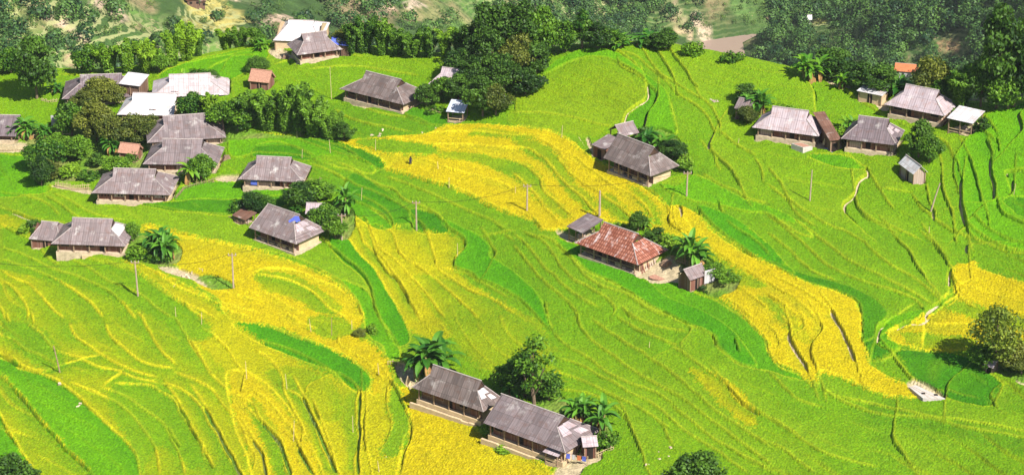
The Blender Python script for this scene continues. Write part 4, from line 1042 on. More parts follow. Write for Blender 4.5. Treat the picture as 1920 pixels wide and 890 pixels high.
def make_shed(i,spec,f):
    fl,fr,dep,he,rise,rk,wk,kind,label=spec; L,D=f['L'],f['D']; rnd=random.Random(i*7+1); hx,hy=L/2,D/2
    t=empty('shed' if rk!='thatch' else 'thatched_hut',(f['c'][0],f['c'][1],f['z']),f['rz']); tag(t,label,'shed' if rk!='thatch' else 'hut','sheds and huts around the houses')
    if kind=='hip': ro=add_roof(t,L,D,he,rise,(1,1),M[rk],0.2)
    else:
        mb=MB()
        if kind=='mono':
            P=[(-hx,-hy,he),(hx,-hy,he),(hx,hy,he+rise),(-hx,hy,he+rise)]; solid(mb,P,slope_uv(P,P[0],(1,0,0)))
        else:
            for s in (-1,1):
                P=[(-hx,s*hy,he),(hx,s*hy,he),(hx,0,he+rise),(-hx,0,he+rise)]; solid(mb,P,slope_uv(P,P[0],(1,0,0)),0.07 if rk!='thatch' else 0.25)
        ro=mb.build('roof',M[rk],t)
        if kind=='gable':
            cb=MB(); cb.tube([(-hx-.05,0,he+rise+.03),(hx+.05,0,he+rise+.03)],[0.09]*2,6); cb.build('ridge_cap',M['cap'] if rk!='thatch' else M['thatch'],ro)
    o=0.3
    for sx in (-1,0,1) if L>3.5 else (-1,1):
        for sy in (-1,1):
            x=sx*(hx-o); y=sy*(hy-o); zt=he+(rise*(y+hy)/(2*hy) if kind=='mono' else 0.15)-0.02
            mb=MB(); mb.box(x-0.07,x+0.07,y-0.07,y+0.07,-0.6,zt); mb.build('post',M['post'],t)
    if wk=='post':
        mb=MB(); 
        for z in (0.45,0.9): mb.box(-hx+o,hx-o,-hy+o-0.04,-hy+o+0.04,z,z+0.09)
        mb.build('rail',M['bamb'],t)
        mb=MB(); mb.box(-hx+0.4,hx-0.3,-0.4,0.1,-0.3,0.05)
        for k in range(5):
            x=-hx+0.5+rnd.random()*(L-1.2); y=rnd.uniform(-.1,.3); mb.box(x,x+0.5+rnd.random()*.4,y-.4,y,-0.3,0.4+rnd.random()*0.6)
        mb.build('firewood_pile',M['palewood'],t)
    else:
        mb=MB(); th=0.08; w0=hx-o-0.08; d0=hy-o-0.08; zb=he+0.02
        bt=he+(rise*0.85 if kind=='mono' else 0)-0.05
        mb.box(-w0,w0,-d0,-d0+th,-1.0,zb); mb.box(-w0,w0,d0-th,d0,-1.0,bt)
        for sx in (-1,1):
            xa=sx*w0; P=[(xa,-d0+th,-1),(xa,d0-th,-1),(xa,d0-th,bt),(xa,-d0+th,zb)]
            if kind!='mono': P=[(xa,-d0+th,-1),(xa,d0-th,-1),(xa,d0-th,zb),(xa,0,he+rise*0.85),(xa,-d0+th,zb)]
            mb.face(P,[(p[1],p[2]) for p in P]); mb.face([(p[0]-sx*th,p[1],p[2]) for p in P][::-1],[(p[1],p[2]) for p in P][::-1])
        mb.build('wall',M[wk],t)
        panel(t,'door',M['hole'],-0.4,0.4,-d0-0.01,0.0,min(1.7,he-0.3))
    return t
for i,(s,f) in enumerate(zip(SHEDS,SF)): make_shed(i,s,f)

# water tank, slabs, boards, yard things
def slab(name,px,zt,th,mat,label,cat,extra=None):
    P=[]; z0=None
    for u,v in px:
        x,y,z=at(u,v+zt*10); P.append((x,y)); z0=z if z0 is None else max(z0,z)
    c=(sum(p[0] for p in P)/len(P),sum(p[1] for p in P)/len(P)); t=empty(name,(c[0],c[1],z0)); tag(t,label,cat)
    mb=MB(); T=[(p[0]-c[0],p[1]-c[1],zt) for p in P]; B_=[(p[0],p[1],zt-th) for p in T]
    mb.face(T,[(p[0],p[1]) for p in T]); mb.face(B_[::-1])
    for k in range(len(T)):
        j=(k+1)%len(T); mb.face([B_[k],B_[j],T[j],T[k]],[(0,0),(1,0),(1,1),(0,1)])
    mb.build('top_slab',mat,t); return t,T,c,z0
t,T,c_,z_=slab('water_tank',[(1483,273),(1505,282),(1523,276),(1500,268)],1.0,0.95,M['concrete'],'low concrete water tank with a reddish cover in front of the mottled roof house','water tank')
mb=MB(); cx=sum(p[0] for p in T)/4; cy=sum(p[1] for p in T)/4
mb.face([(cx+(p[0]-cx)*0.82,cy+(p[1]-cy)*0.82,1.03) for p in T]); mb.build('cover',M['thatch'],t)
t,T,c_,z_=slab('concrete_platform',[(1704,727),(1730,750),(1772,748),(1716,722)],0.45,1.2,M['concrete'],'flat pale concrete platform between golden rice and a dark green field at right','platform')
for k in (0.33,0.66):
    mb=MB(); a=Vector(T[0]).lerp(Vector(T[3]),k*0.6); b=Vector(T[1]).lerp(Vector(T[2]),k); mb.tube([a,b],[0.05,0.05],4); mb.build('joint_bead',M['stone'],t)
for k in ((-0.3,-0.6),(1.3,-1.0)):
    mb=MB(); mb.box(k[0],k[0]+.5,k[1],k[1]+.4,0.452,0.50); mb.build('hatch',M['hole'],t)
t,T,c_,z_=slab('board_stack',[(1320,181),(1338,196),(1352,193),(1328,179)],0.25,0.3,M['palewood'],'stack of weathered boards lying flat at the top of the right slope','boards')

# fences of split bamboo
def fence(px,h,label,mat='bamb',gap=0.30):
    W_=[at(u,v) for u,v in px]; t=empty('bamboo_fence',W_[0]); tag(t,label,'fence'); o=Vector(W_[0]); rnd=random.Random(len(px)*3+int(px[0][0]))
    stakes=MB(); rails=MB()
    for a,b in zip(W_[:-1],W_[1:]):
        a=Vector(a)-o; b=Vector(b)-o; n=max(2,int((b-a).length/gap))
        for k in range(n):
            p=a.lerp(b,k/n); hh=h*(0.8+0.4*rnd.random()); q=p+Vector((rnd.uniform(-.06,.06),rnd.uniform(-.06,.06),hh)); stakes.tube([p-Vector((0,0,.3)),q],[0.055,0.045],4)
        for z in (0.35,0.8): rails.tube([a+Vector((0,0,h*z)),b+Vector((0,0,h*z))],[0.04,0.04],4)
    stakes.build('stakes',M[mat],t); rails.build('rail',M[mat],t); return t
fence([(0,285),(60,283),(100,282)],1.0,'low pale stake fence below the banana plants at the left edge')
fence([(36,262),(60,262),(92,258)],1.1,'stake fence between the left edge house and the banana plants')
fence([(78,192),(92,196),(110,193)],0.9,'short stake fence at the foot of the big dark tree')
fence([(105,352),(138,358),(170,356)],1.2,'pale stake fence left of the house with reddish window panels')
fence([(330,378),(346,360),(372,352),(404,344)],1.1,'reddish stake fence curving right of the house with reddish window panels','post')
fence([(728,690),(745,692),(768,700)],1.5,'tall bamboo stake pen at the foot of the large banana plant')
fence([(1258,488),(1285,498),(1312,506)],1.0,'reddish fence along the uphill side of the swept yard','post')
fence([(574,346),(590,348),(604,344)],1.2,'brown stake fence right of the house with the blue cloth','post')
fence([(430,412),(448,420),(470,428)],0.8,'low pig pen fence left of the blue patched house','post')
fence([(1085,262),(1096,278),(1112,298)],0.5,'low wooden edging running down left of the long earth walled house')
fence([(1150,845),(1135,850),(1118,858)],0.8,'short fence at the edge of the dirt yard of the lowest house')
fence([(770,208),(790,198),(806,190)],0.8,'leaning poles between the meadow house and the dark trees')
fence([(806,214),(826,218)],0.9,'short stake fence beside the shiny bluish roofed shed')

# dry mat of drying grain in the swept yard, blue cloth
x,y,z=at(1236,520); mb=MB(); mb.face([(1.5*math.cos(k*math.pi/10)*(1+.06*math.sin(3*k)),0.95*math.sin(k*math.pi/10),0.06) for k in range(20)]); mb.tube([(0,0,-.05),(0,0,0.05)],[1.0,1.0],12)
o=mb.build('drying_grain',M['thatch']); o.location=(x,y,z+0.02); tag(o,'round reddish spread of grain drying on the swept yard','grain')
x,y,z=at(1330,531); t=empty('white_screen',(x,y,z),0.5); tag(t,'white sheet screen standing right of the small hut in the yard','screen')
mb=MB(); mb.box(-0.9,0.9,-0.03,0.03,0.1,2.2); mb.build('sheet',M['white'],t)
for sx in (-0.9,0.9):
    mb=MB(); mb.tube([(sx,0.06,-.3),(sx,0.06,2.3)],[.05,.05],5); mb.build('post',M['post'],t)
x,y,z=at(1556,282); mb=MB(); rr=[(-1.3,-.6,.05),(0.2,-1.0,.10),(1.4,-.2,.08),(.9,.7,.25),(-.6,.6,.18)]; mb.face(rr,[(0,0)]*5); mb.face([(p[0],p[1],0.0) for p in rr][::-1],[(0,0)]*5)
for k in range(5): mb.face([(*rr[k][:2],0.0),(*rr[(k+1)%5][:2],0.0),rr[(k+1)%5],rr[k]],[(0,0)]*4)
o=mb.build('plastic_sheet',M['bluish']); o.location=(x,y,z+.03); tag(o,'bluish plastic sheet lying between the two right hand houses','sheet')
x,y,z=at(475,337); mb=MB(); mb.box(-.55,.55,-.04,.04,0,1.1); o=mb.build('blue_cloth',M['blue']); f=HF[9]
c,s=math.cos(f['rz']),math.sin(f['rz']); lx,ly=-f['L']*0.27,-f['D']/2+0.45; o.location=(f['c'][0]+lx*c-ly*s,f['c'][1]+lx*s+ly*c,f['z']+1.0); o.rotation_euler=(0,0,f['rz']); tag(o,'blue cloth hanging under the eave of a grey roofed house','cloth')
x,y,z=at(104,238)
mb=MB(); mb.box(-.7,.7,-.05,.05,.3,2.2); o=mb.build('white_board',M['white']); o.location=(x,y,z); tag(o,'small upright white board among the trees at the left','board')
x,y,z=at(118,256); t=empty('goat_pen',(x,y,z)); tag(t,'small rail pen beside the white board at the left','pen')
for sx in (-1.2,0,1.2):
    mb=MB(); mb.tube([(sx,0,-.3),(sx,0,1.2)],[.07,.07],5); mb.build('post',M['bamb'],t)
for zz in (.5,1.0):
    mb=MB(); mb.tube([(-1.3,0,zz),(1.3,0,zz)],[.05,.05],5); mb.build('rail',M['bamb'],t)

# far houses
def clutter(kind,u,v,label):
    x,y,z=at(u,v); rn=random.Random(int(u*7+v)); mb=MB()
    if kind=='woodpile':
        for r_ in range(4):
            for k in range(7-r_):
                a=Vector((-0.7+.22*k+.11*r_,-.5+rn.uniform(-.06,.06),.1+.19*r_)); mb.tube([a,a+Vector((0,1.0,0))],[.11,.11],6)
        o=mb.build('woodpile',M['palewood' if rn.random()<.5 else 'post']); cat='woodpile'
    elif kind=='clothesline':
        t=empty('clothesline',(x,y,z),rn.uniform(-.5,.5))
        for sx in (-1.6,1.6):
            p=MB(); p.tube([(sx,0,-.3),(sx,0,1.7)],[.05,.05],5); p.build('post',M['bamb'],t)
        p=MB(); p.tube([(-1.6,0,1.62),(0,0,1.55),(1.6,0,1.62)],[.02]*3,4); p.build('line',M['post'],t)
        for k,(cx_,m_) in enumerate(((-1.1,'blue'),(-.35,'white'),(.4,'red'),(1.1,'blue'))):
            p=MB(); p.box(cx_-.25,cx_+.25,-.03,.03,.85,1.56); p.build('garment',M[m_] if m_!='red' else M['orange'],t)
        tag(t,label,'clothesline'); return
    else:
        for k in range(16):
            a=rn.uniform(0,6.28); mb.tube([(math.cos(a)*.35,math.sin(a)*.35,-.1),(math.cos(a+.5)*.05,math.sin(a+.5)*.05,1.5)],[.22,.03],5)
        mb.tube([(0,0,-.2),(0,0,1.4)],[.3,.1],7); o=mb.build('straw_stack',M['bamb']); cat='straw stack'
    o.location=(x,y,z); o.rotation_euler=(0,0,rn.uniform(0,3)); tag(o,label,cat)
M['orange']=mat_plain('orange_roof_tiles',(0.50,0.15,0.06),0.2,1.0)
clutter('woodpile',426,300,'woodpile at the right end of the lower grey house')
clutter('straw',88,262,'pale straw stack right of the left edge banana plants')
clutter('clothesline',1080,872,'line of washing in the yard of the lowest house')
clutter('woodpile',1250,497,'woodpile in the upper corner of the swept yard')
clutter('straw',1548,270,'straw stack between the two right hand houses')
clutter('woodpile',1392,212,'woodpile in front of the small grey hut')
clutter('woodpile',536,112,'woodpile at the left foot of the far crest house')
clutter('straw',765,722,'pale straw heap beside the bottom left house')
clutter('woodpile',1170,262,'timber stack under the edge of the open timber shed')
def far_house(u,v,L,D,rk,label,rz=0.3,wk='white'):
    x,y=far_at(u,v); z=float(ground(np.array([x]),np.array([y]))[0]); t=empty('far_house',(x,y,z),rz); tag(t,label,'house')
    add_roof(t,L,D,2.8,2.4,(0,0),M[rk]); mb=MB(); mb.box(-L/2+.6,L/2-.6,-D/2+.6,D/2-.6,-3,2.85); mb.build('wall',M[wk],t)
    for k in (-.25,.2): panel(t,'window',M['hole'],L*k,L*k+1.1,-D/2+.6,.8,1.9)
    return t
M['orange']=mat_plain('orange_roof_tiles',(0.50,0.15,0.06),0.2,1.0)
far_house(1706,140,14,9,'orange','white walled house with an orange roof among trees beyond the right crest',-0.25)
far_house(362,9,6,5,'red','small purplish roofed house on the terraces at the very top',0.2,'wood')
far_house(376,12,5,4.5,'brown','tiny dark roofed house right of the purplish roofed one at the very top',0.1,'wood')
far_house(1517,46,2.6,2.4,'white','tiny white hut far up the terraced slope across the valley',0.1)

# poles
def pole(u0,v0,v1,label,name='utility_pole',mat='polec',wdt=0.15,lean=0.0,cross=True,cat='pole',group='utility poles in the rice'):
    x,y,z=at(u0,v0); h=(v0-v1)/FPX*math.hypot(math.hypot(x,y),CAM_H-z)/cp_
    t=empty(name,(x,y,z)); tag(t,label,cat,group); mb=MB(); top=(lean,0,h)
    mb.tube([(0,0,-.5),(lean*.5,0,h*.5),top],[wdt,wdt*.85,wdt*.7],6); mb.build('shaft',M[mat],t)
    if cross:
        mb=MB(); mb.box(-0.65+lean,0.65+lean,-0.06,0.06,h-0.42,h-0.28); mb.build('crossarm',M['post'],t)
        for sx in (-.55,0,.55):
            mb=MB(); mb.tube([(sx+lean,0,h-.28),(sx+lean,0,h-.02)],[.05,.07],5); mb.build('insulator',M['concrete'],t)
    return Vector((x+lean,y,z+h))
tops=[pole(259,557,489,'tall pale pole in the yellow green rice below the lower left house',lean=-.12),
 pole(438,545,475,'pole at the right end of the bare earth strip in golden rice',lean=.05),
 pole(641,455,401,'pole beside the bushes at the right of the blue patched house',lean=.1),
 pole(781,432,377,'pole at the corner of the dark green field in the middle',lean=.0),
 pole(988,400,346,'thin pole in golden rice above the middle fields',lean=.05),
 pole(1124,411,358,'thick brown post in golden rice above the red tiled house',cross=False,wdt=.2),
 pole(1287,374,322,'pale pole right of the long earth walled house',lean=.05),
 pole(1518,382,320,'dark thin pole in the green rice on the right slope',cross=False,wdt=.12,lean=.1),
 pole(1743,400,345,'leaning pole below the small white roofed hut at right',cross=False,wdt=.13,lean=1.2),
 pole(114,702,648,'reddish leaning post in the rice at lower left',cross=False,wdt=.12,lean=-.7,mat='post')]
def wire(a,b,label,sag=1.2):
    mb=MB(); n=10; P=[a.lerp(b,k/n)-Vector((0,0,sag*4*(k/n)*(1-k/n))) for k in range(n+1)]; o_=Vector(a); mb.tube([p-o_ for p in P],[.028]*(n+1),4)
    o=mb.build('power_line',M['hole']); o.location=o_; tag(o,label,'wire')
wire(tops[0],tops[1],'thin wire from the lower left pole to the pole by the bare earth strip')
wire(tops[1],tops[2],'thin wire up to the pole beside the blue patched house')
wire(tops[2],tops[3],'thin wire to the pole at the corner of the dark green field')
wire(tops[3],tops[4],'thin wire to the thin pole in golden rice')
wire(tops[4],tops[6],'thin wire to the pale pole right of the earth walled house')
x,y,z=at(-60,560); wire(Vector((x,y,z+7)),tops[0],'thin wire leaving the picture at the left edge')
ST=[(463,714,676,'between two strips of rice left of the lush green strip'),(539,735,700,'with a white rag beside it left of the lush green strip'),(550,827,787,'low in the bottom left ditches'),(662,811,778,'leaning over the grassy ditch at the bottom'),
 (711,706,680,'just left of the tall bamboo pen'),(584,626,597,'above the lush green strip'),(622,633,595,'reddish and upright above the lush green strip'),(660,622,600,'leaning near the small bush on the lush field'),(712,890,862,'at the bottom edge near the stones'),
 (330,597,575,'thin in the yellow rice below the lower left pole'),(378,612,585,'white topped in the yellow rice at left'),(842,355,333,'in golden rice above the green band'),(822,320,303,'small in the upper golden rice'),(858,488,456,'leaning at the bend of the lush strip in the middle'),
 (966,365,350,'short in golden rice left of the thin pole'),(704,286,262,'leaning where the golden rice begins'),(620,290,262,'in the green field below the bamboo'),(566,300,280,'in the bright green field above the blue cloth house'),(677,380,352,'right of the banana plant by the bushes'),
 (1053,262,236,'in the lime field below the hill'),(1383,275,260,'in the lime rice left of the mottled roof house'),(1742,442,425,'in green rice on the right slope'),(1899,375,345,'beside the pale path at the right edge'),(781,102,82,'among the trees on the far crest'),
 (622,190,128,'tall and bare behind the bamboo in the meadow'),(1217,655,640,'in the rice below the bright terrace corner')]
for k,(u,v0,v1,l) in enumerate(ST): pole(u,v0,v1,'thin bamboo stake '+l,'bamboo_stake','bamb' if k!=6 else 'post',0.055,random.uniform(-.25,.25),False,'stake','bamboo stakes in the rice')

# the person in the golden rice
x,y,z=at(770,312); rootp=empty('person',(x,y,z),0.4); tag(rootp,'person in dark clothes standing alone in the golden rice','person')
def person_body(mat):
    sk=[((0,0,.95),.15),((0,0,1.2),.14),((0,0,1.42),.13),((0,0,1.52),.06),((0,0.01,1.62),.10),((0,.01,1.70),.085),
        ((.10,0,.86),.10),((.12,0.02,.48),.07),((.13,0,.08),.05),((.13,-.12,.04),.04),((-.10,0,.86),.10),((-.12,-.03,.48),.07),((-.13,0.03,.08),.05),((-.13,-.10,.04),.04),
        ((.20,0,1.40),.06),((.27,-.03,1.12),.045),((.24,-.22,.95),.035),((-.20,0,1.40),.06),((-.27,-.03,1.12),.045),((-.25,-.2,.93),.035)]
    E=[(0,1),(1,2),(2,3),(3,4),(4,5),(0,6),(6,7),(7,8),(8,9),(0,10),(10,11),(11,12),(12,13),(2,14),(14,15),(15,16),(2,17),(17,18),(18,19)]
    me=bpy.data.meshes.new('body'); me.from_pydata([s[0] for s in sk],E,[]); o=bpy.data.objects.new('body',me); C.objects.link(o)
    md=o.modifiers.new('skin','SKIN'); 
    for i_,s in enumerate(sk): me.skin_vertices[0].data[i_].radius=(s[1],s[1])
    me.skin_vertices[0].data[0].use_root=True
    o.modifiers.new('sub','SUBSURF').levels=1; o.modifiers['sub'].render_levels=1; me.materials.append(mat); return o
bo=person_body(M['cloth']); bo.parent=rootp
mb=MB(); mb.tube([(0,0,1.60),(0,0,1.68),(0,0,1.80)],[.20,.16,.03],9); mb.build('hat',M['hole'],rootp)
# ---------------------------------------------------------------- trees and plants (unit prototypes are metres at true size, copies are scaled a little)
def leafmesh(name,cent,nrm,size,tone,mat,aspect=1.6,parent=None):
    """many small leaf faces: cent (n,3), nrm (n,3)"""
    n=len(cent); nrm=nrm/(np.linalg.norm(nrm,axis=1,keepdims=True)+1e-9)
    r=RNG.normal(size=(n,3)); a=np.cross(nrm,r); a/=np.linalg.norm(a,axis=1,keepdims=True)+1e-9; b=np.cross(nrm,a)
    s=(size*(0.7+0.6*RNG.random(n)))[:,None]; a=a*s*aspect*0.5; b=b*s*0.5
    fold=nrm*s*0.16
    V=np.stack([cent-a,cent-b*0.9+fold,cent+a,cent+b*0.9+fold],1).reshape(-1,3)
    me=bpy.data.meshes.new(name); me.vertices.add(4*n); me.vertices.foreach_set('co',V.astype(np.float32).ravel())
    me.loops.add(4*n); me.loops.foreach_set('vertex_index',np.arange(4*n,dtype=np.int32)); me.polygons.add(n); me.polygons.foreach_set('loop_start',np.arange(0,4*n,4,dtype=np.int32))
    at_=me.attributes.new('tone','FLOAT','FACE'); at_.data.foreach_set('value',tone.astype(np.float32)); me.update(); me.validate(); me.materials.append(mat)
    o=bpy.data.objects.new(name,me); C.objects.link(o); o.parent=parent; return o
def blob_leaves(cs,rs,per,flat=0.85):
    P=[];N=[];T=[]
    for c,r in zip(cs,rs):
        n=int(per*1.25*(r**2)); d=RNG.normal(size=(n,3)); d/=np.linalg.norm(d,axis=1,keepdims=True); rad=r*(0.55+0.62*RNG.random(n))
        k=d[:,2]>-0.55; d=d[k]; rad=rad[k]; p=np.array(c)+d*rad[:,None]*np.array([1,1,flat])
        P.append(p); N.append(d*0.55+RNG.normal(size=d.shape)*0.6+np.array([0,0,0.2])); T.append(np.clip(0.45+0.22*RNG.normal(size=len(d))+0.6*(RNG.random()-.5),0,1))
    return np.vstack(P),np.vstack(N),np.concatenate(T)
def broadleaf(name,H,Wd,mat,nb=16,leaf=0.36,per=150,trunk_h=0.3,airy=False,cone=False,seed=0):
    rn=np.random.default_rng(seed); t=empty(name); cz=H*(trunk_h+(1-trunk_h)*0.5); hr=H*(1-trunk_h)*0.5; cs=[];rs=[]
    for k in range(nb):
        for _ in range(30):
            d=rn.uniform(-1,1,3)
            if (d**2).sum()<1.15 and (d**2).sum()>0.08: break
        w_=Wd/2*(1-0.55*max(d[2],0) if not cone else 1-0.75*(d[2]+1)/2)
        r=(0.10+0.20*rn.random()**1.5)*Wd*(0.75 if airy else 0.85); cs.append((d[0]*(w_-r*.5),d[1]*(w_-r*.5),cz+d[2]*(hr-r*.45))); rs.append(r)
    P,N,T=blob_leaves(cs,rs,per*(0.5 if airy else 1))
    tb=MB(); lean=rn.uniform(-.05,.05)*H; tr=0.018*H+0.06
    tb.tube([(0,0,-.6),(lean*.3,0,H*trunk_h*.6),(lean,0,H*(trunk_h+.25)),(lean*1.2,0,H*.8)],[tr*1.25,tr,tr*.7,tr*.25],7)
    for k in range(6):
        c=cs[k]; b0=Vector((lean*.8,0,H*(trunk_h*.75+.25*rn.random()))); c=Vector(c); tb.tube([b0,b0.lerp(c,.5)+Vector((0,0,-.05*H)),c],[tr*.5,tr*.35,tr*.12],5)
    tb.build('trunk',M['trunk'],t)
    leafmesh('crown',P,N,leaf,T,mat,1.5,t); return t
def bamboo(name,H,Wd,mat,nc=16,seed=0,nleaf=5200):
    rn=np.random.default_rng(seed); t=empty(name); tb=MB(); P=[];N=[];T=[]
    for k in range(nc):
        a=rn.uniform(0,2*math.pi); r0=rn.uniform(.05,.28)*Wd*.5; out=rn.uniform(.25,1)*Wd*.5; h=H*rn.uniform(.72,1.0); pts=[]
        for j in range(8):
            s=j/7; rr=r0+(out-r0)*s**2.3; z=h*(s-0.12*s**5); pts.append(Vector((math.cos(a)*rr,math.sin(a)*rr,z)))
        tb.tube([pts[0]-Vector((0,0,.5))]+pts,[.07,.065,.06,.055,.05,.04,.03,.02,.012],5)
        n=nleaf//nc; s=rn.random(n)**0.75*0.86+0.14; tone0=rn.uniform(-.2,.2)
        nod=np.floor(s*11)/11; s2=0.6*s+0.4*nod
        idx=s2*7; i0=np.clip(idx.astype(int),0,6); f=(idx-i0)[:,None]; pa=np.array([list(p) for p in pts]); c=pa[i0]*(1-f)+pa[i0+1]*f
        sp=(0.35+0.75*np.sin(np.clip(s2,0,1)*2.6))[:,None]*Wd*0.085; d=rn.normal(size=(n,3)); d/=np.linalg.norm(d,axis=1,keepdims=True)
        c=c+d*sp*np.array([1,1,.8])-np.array([0,0,.12])*sp; c[:,2]=np.maximum(c[:,2],0.15)
        P.append(c); N.append(d*.7+rn.normal(size=(n,3))*.5+np.array([0,0,.5])); T.append(np.clip(.5+tone0+.25*rn.normal(size=n)+.15*(s-.5),0,1))
    tb.build('culms',M['culm'],t); leafmesh('foliage',np.vstack(P),np.vstack(N),.30,np.concatenate(T),mat,2.6,t); return t
def banana(name,H,ns,mat,seed=0,spread=1.0):
    rn=random.Random(seed); t=empty(name); lv=MB(); st=MB(); dd=MB()
    for s in range(ns):
        a0=rn.uniform(0,6.28); r0=spread*(0.2+rn.random())*(0 if ns==1 else 1); bx,by=math.cos(a0)*r0,math.sin(a0)*r0; h=H*rn.uniform(.32,.5); L0=H*.52
        st.tube([(bx,by,-.3),(bx+rn.uniform(-.15,.15),by,h*.6),(bx+rn.uniform(-.2,.2),by,h)],[.17,.14,.09],6)
        nl=10
        for k in range(nl):
            a=a0+k*2.4+rn.uniform(-.3,.3); el=rn.uniform(-5,80)*math.pi/180; L=L0*rn.uniform(.75,1.1); dead=rn.random()<.10
            if dead: el=-.9
            W_=L*.125*rn.uniform(.85,1.2); seg=8; p=Vector((bx,by,h-(.2 if not dead else .5))); e=el; tone=min(1,max(0,.5+rn.gauss(0,.25))); prev=None
            side=Vector((-math.sin(a),math.cos(a),0)); tgt=dd if dead else lv
            for j in range(seg+1):
                s_=j/seg; w_=W_*(math.sin(min(1,s_*1.15+.06)*math.pi)**.55 if s_>.1 else .18)
                if s_>=.97: w_=W_*.12
                up=Vector((-math.sin(e)*math.cos(a),-math.sin(e)*math.sin(a),math.cos(e)))
                lft=p+side*w_-up*w_*.35*-1; rgt=p-side*w_+up*w_*.35
                if prev:
                    tt=tone+rn.uniform(-.12,.12)
                    tgt.face([prev[0],prev[1],p,lft],[(0,0)]*4,tt+.08); tgt.face([prev[1],prev[2],rgt,p],[(0,0)]*4,tt-.08)
                prev=(lft,p.copy(),rgt); d=Vector((math.cos(e)*math.cos(a),math.cos(e)*math.sin(a),math.sin(e))); p=p+d*L/seg; e-=rn.uniform(.12,.26)*(1 if not dead else .6)
    st.build('stem',M['bstem'],t); lv.build('leaves',mat,t)
    if dd.f: dd.build('dead_leaves',M['deadleaf'],t)
    return t
PROTO={}
def proto(k,o): PROTO.setdefault(k,[]).append(o)
proto('D',broadleaf('broadleaf_tree',10,8,M['leafD'],34,.40,100,.22,seed=1)); proto('D',broadleaf('broadleaf_tree',10,8,M['leafD'],40,.40,100,.25,seed=2)); proto('D',broadleaf('broadleaf_tree',10,7,M['leafD'],30,.38,110,.18,seed=3))
proto('M',broadleaf('broadleaf_tree',7,6.5,M['leafM'],28,.34,130,.15,seed=4)); proto('M',broadleaf('broadleaf_tree',7,6,M['leafM'],34,.34,130,.2,seed=5))
proto('O',broadleaf('olive_tree',7,7,M['leafO'],34,.30,130,.18,seed=6)); proto('O',broadleaf('olive_tree',7,6,M['leafO'],27,.30,150,.2,seed=7))
proto('A',broadleaf('airy_tree',9,8,M['leafA'],44,.32,110,.28,airy=True,seed=8))
proto('T',broadleaf('airy_tree',10,6.5,M['leafM'],24,.36,110,.30,airy=True,seed=18))
proto('C',broadleaf('conical_tree',8,4.5,M['leafM'],30,.32,150,.1,cone=True,seed=9))
proto('S',broadleaf('shrub',2.6,3.4,M['leafM'],17,.26,200,.02,seed=10)); proto('S',broadleaf('shrub',2.6,3.0,M['leafD'],15,.26,200,.02,seed=11)); proto('S',broadleaf('shrub',2.4,3.4,M['leafL'],15,.26,190,.02,seed=12))
proto('R',broadleaf('rounded_tree',6,6.5,M['leafD'],44,.26,170,.12,seed=13))
for s in (20,21,22): proto('B',bamboo('bamboo_clump',9,6,M['leafB'],16,s))
for s in (30,31): proto('L',bamboo('bamboo_clump',8,5.5,M['leafL'],13,s,3800))
for s,n in ((40,3),(41,4),(42,6)): proto('N',banana('banana_plant',5,n,M['leafN'],s,1.0))
proto('G',banana('banana_plant',5,6,M['leafNL'],50,1.1)); proto('G',banana('banana_plant',5,4,M['leafNL'],51,.8))
PH={'D':10,'M':7,'O':7,'A':9,'T':10,'C':8,'S':2.6,'R':6,'B':9,'L':8,'N':5,'G':5}; PW={'D':8,'M':6.3,'O':6.5,'A':8,'T':6.5,'C':4.5,'S':3.2,'R':6.5,'B':6,'L':5.5,'N':5,'G':5.2}
CAT={'D':'tree','M':'tree','O':'tree','A':'tree','T':'tree','C':'tree','S':'shrub','R':'tree','B':'bamboo','L':'bamboo','N':'banana plant','G':'banana plant'}
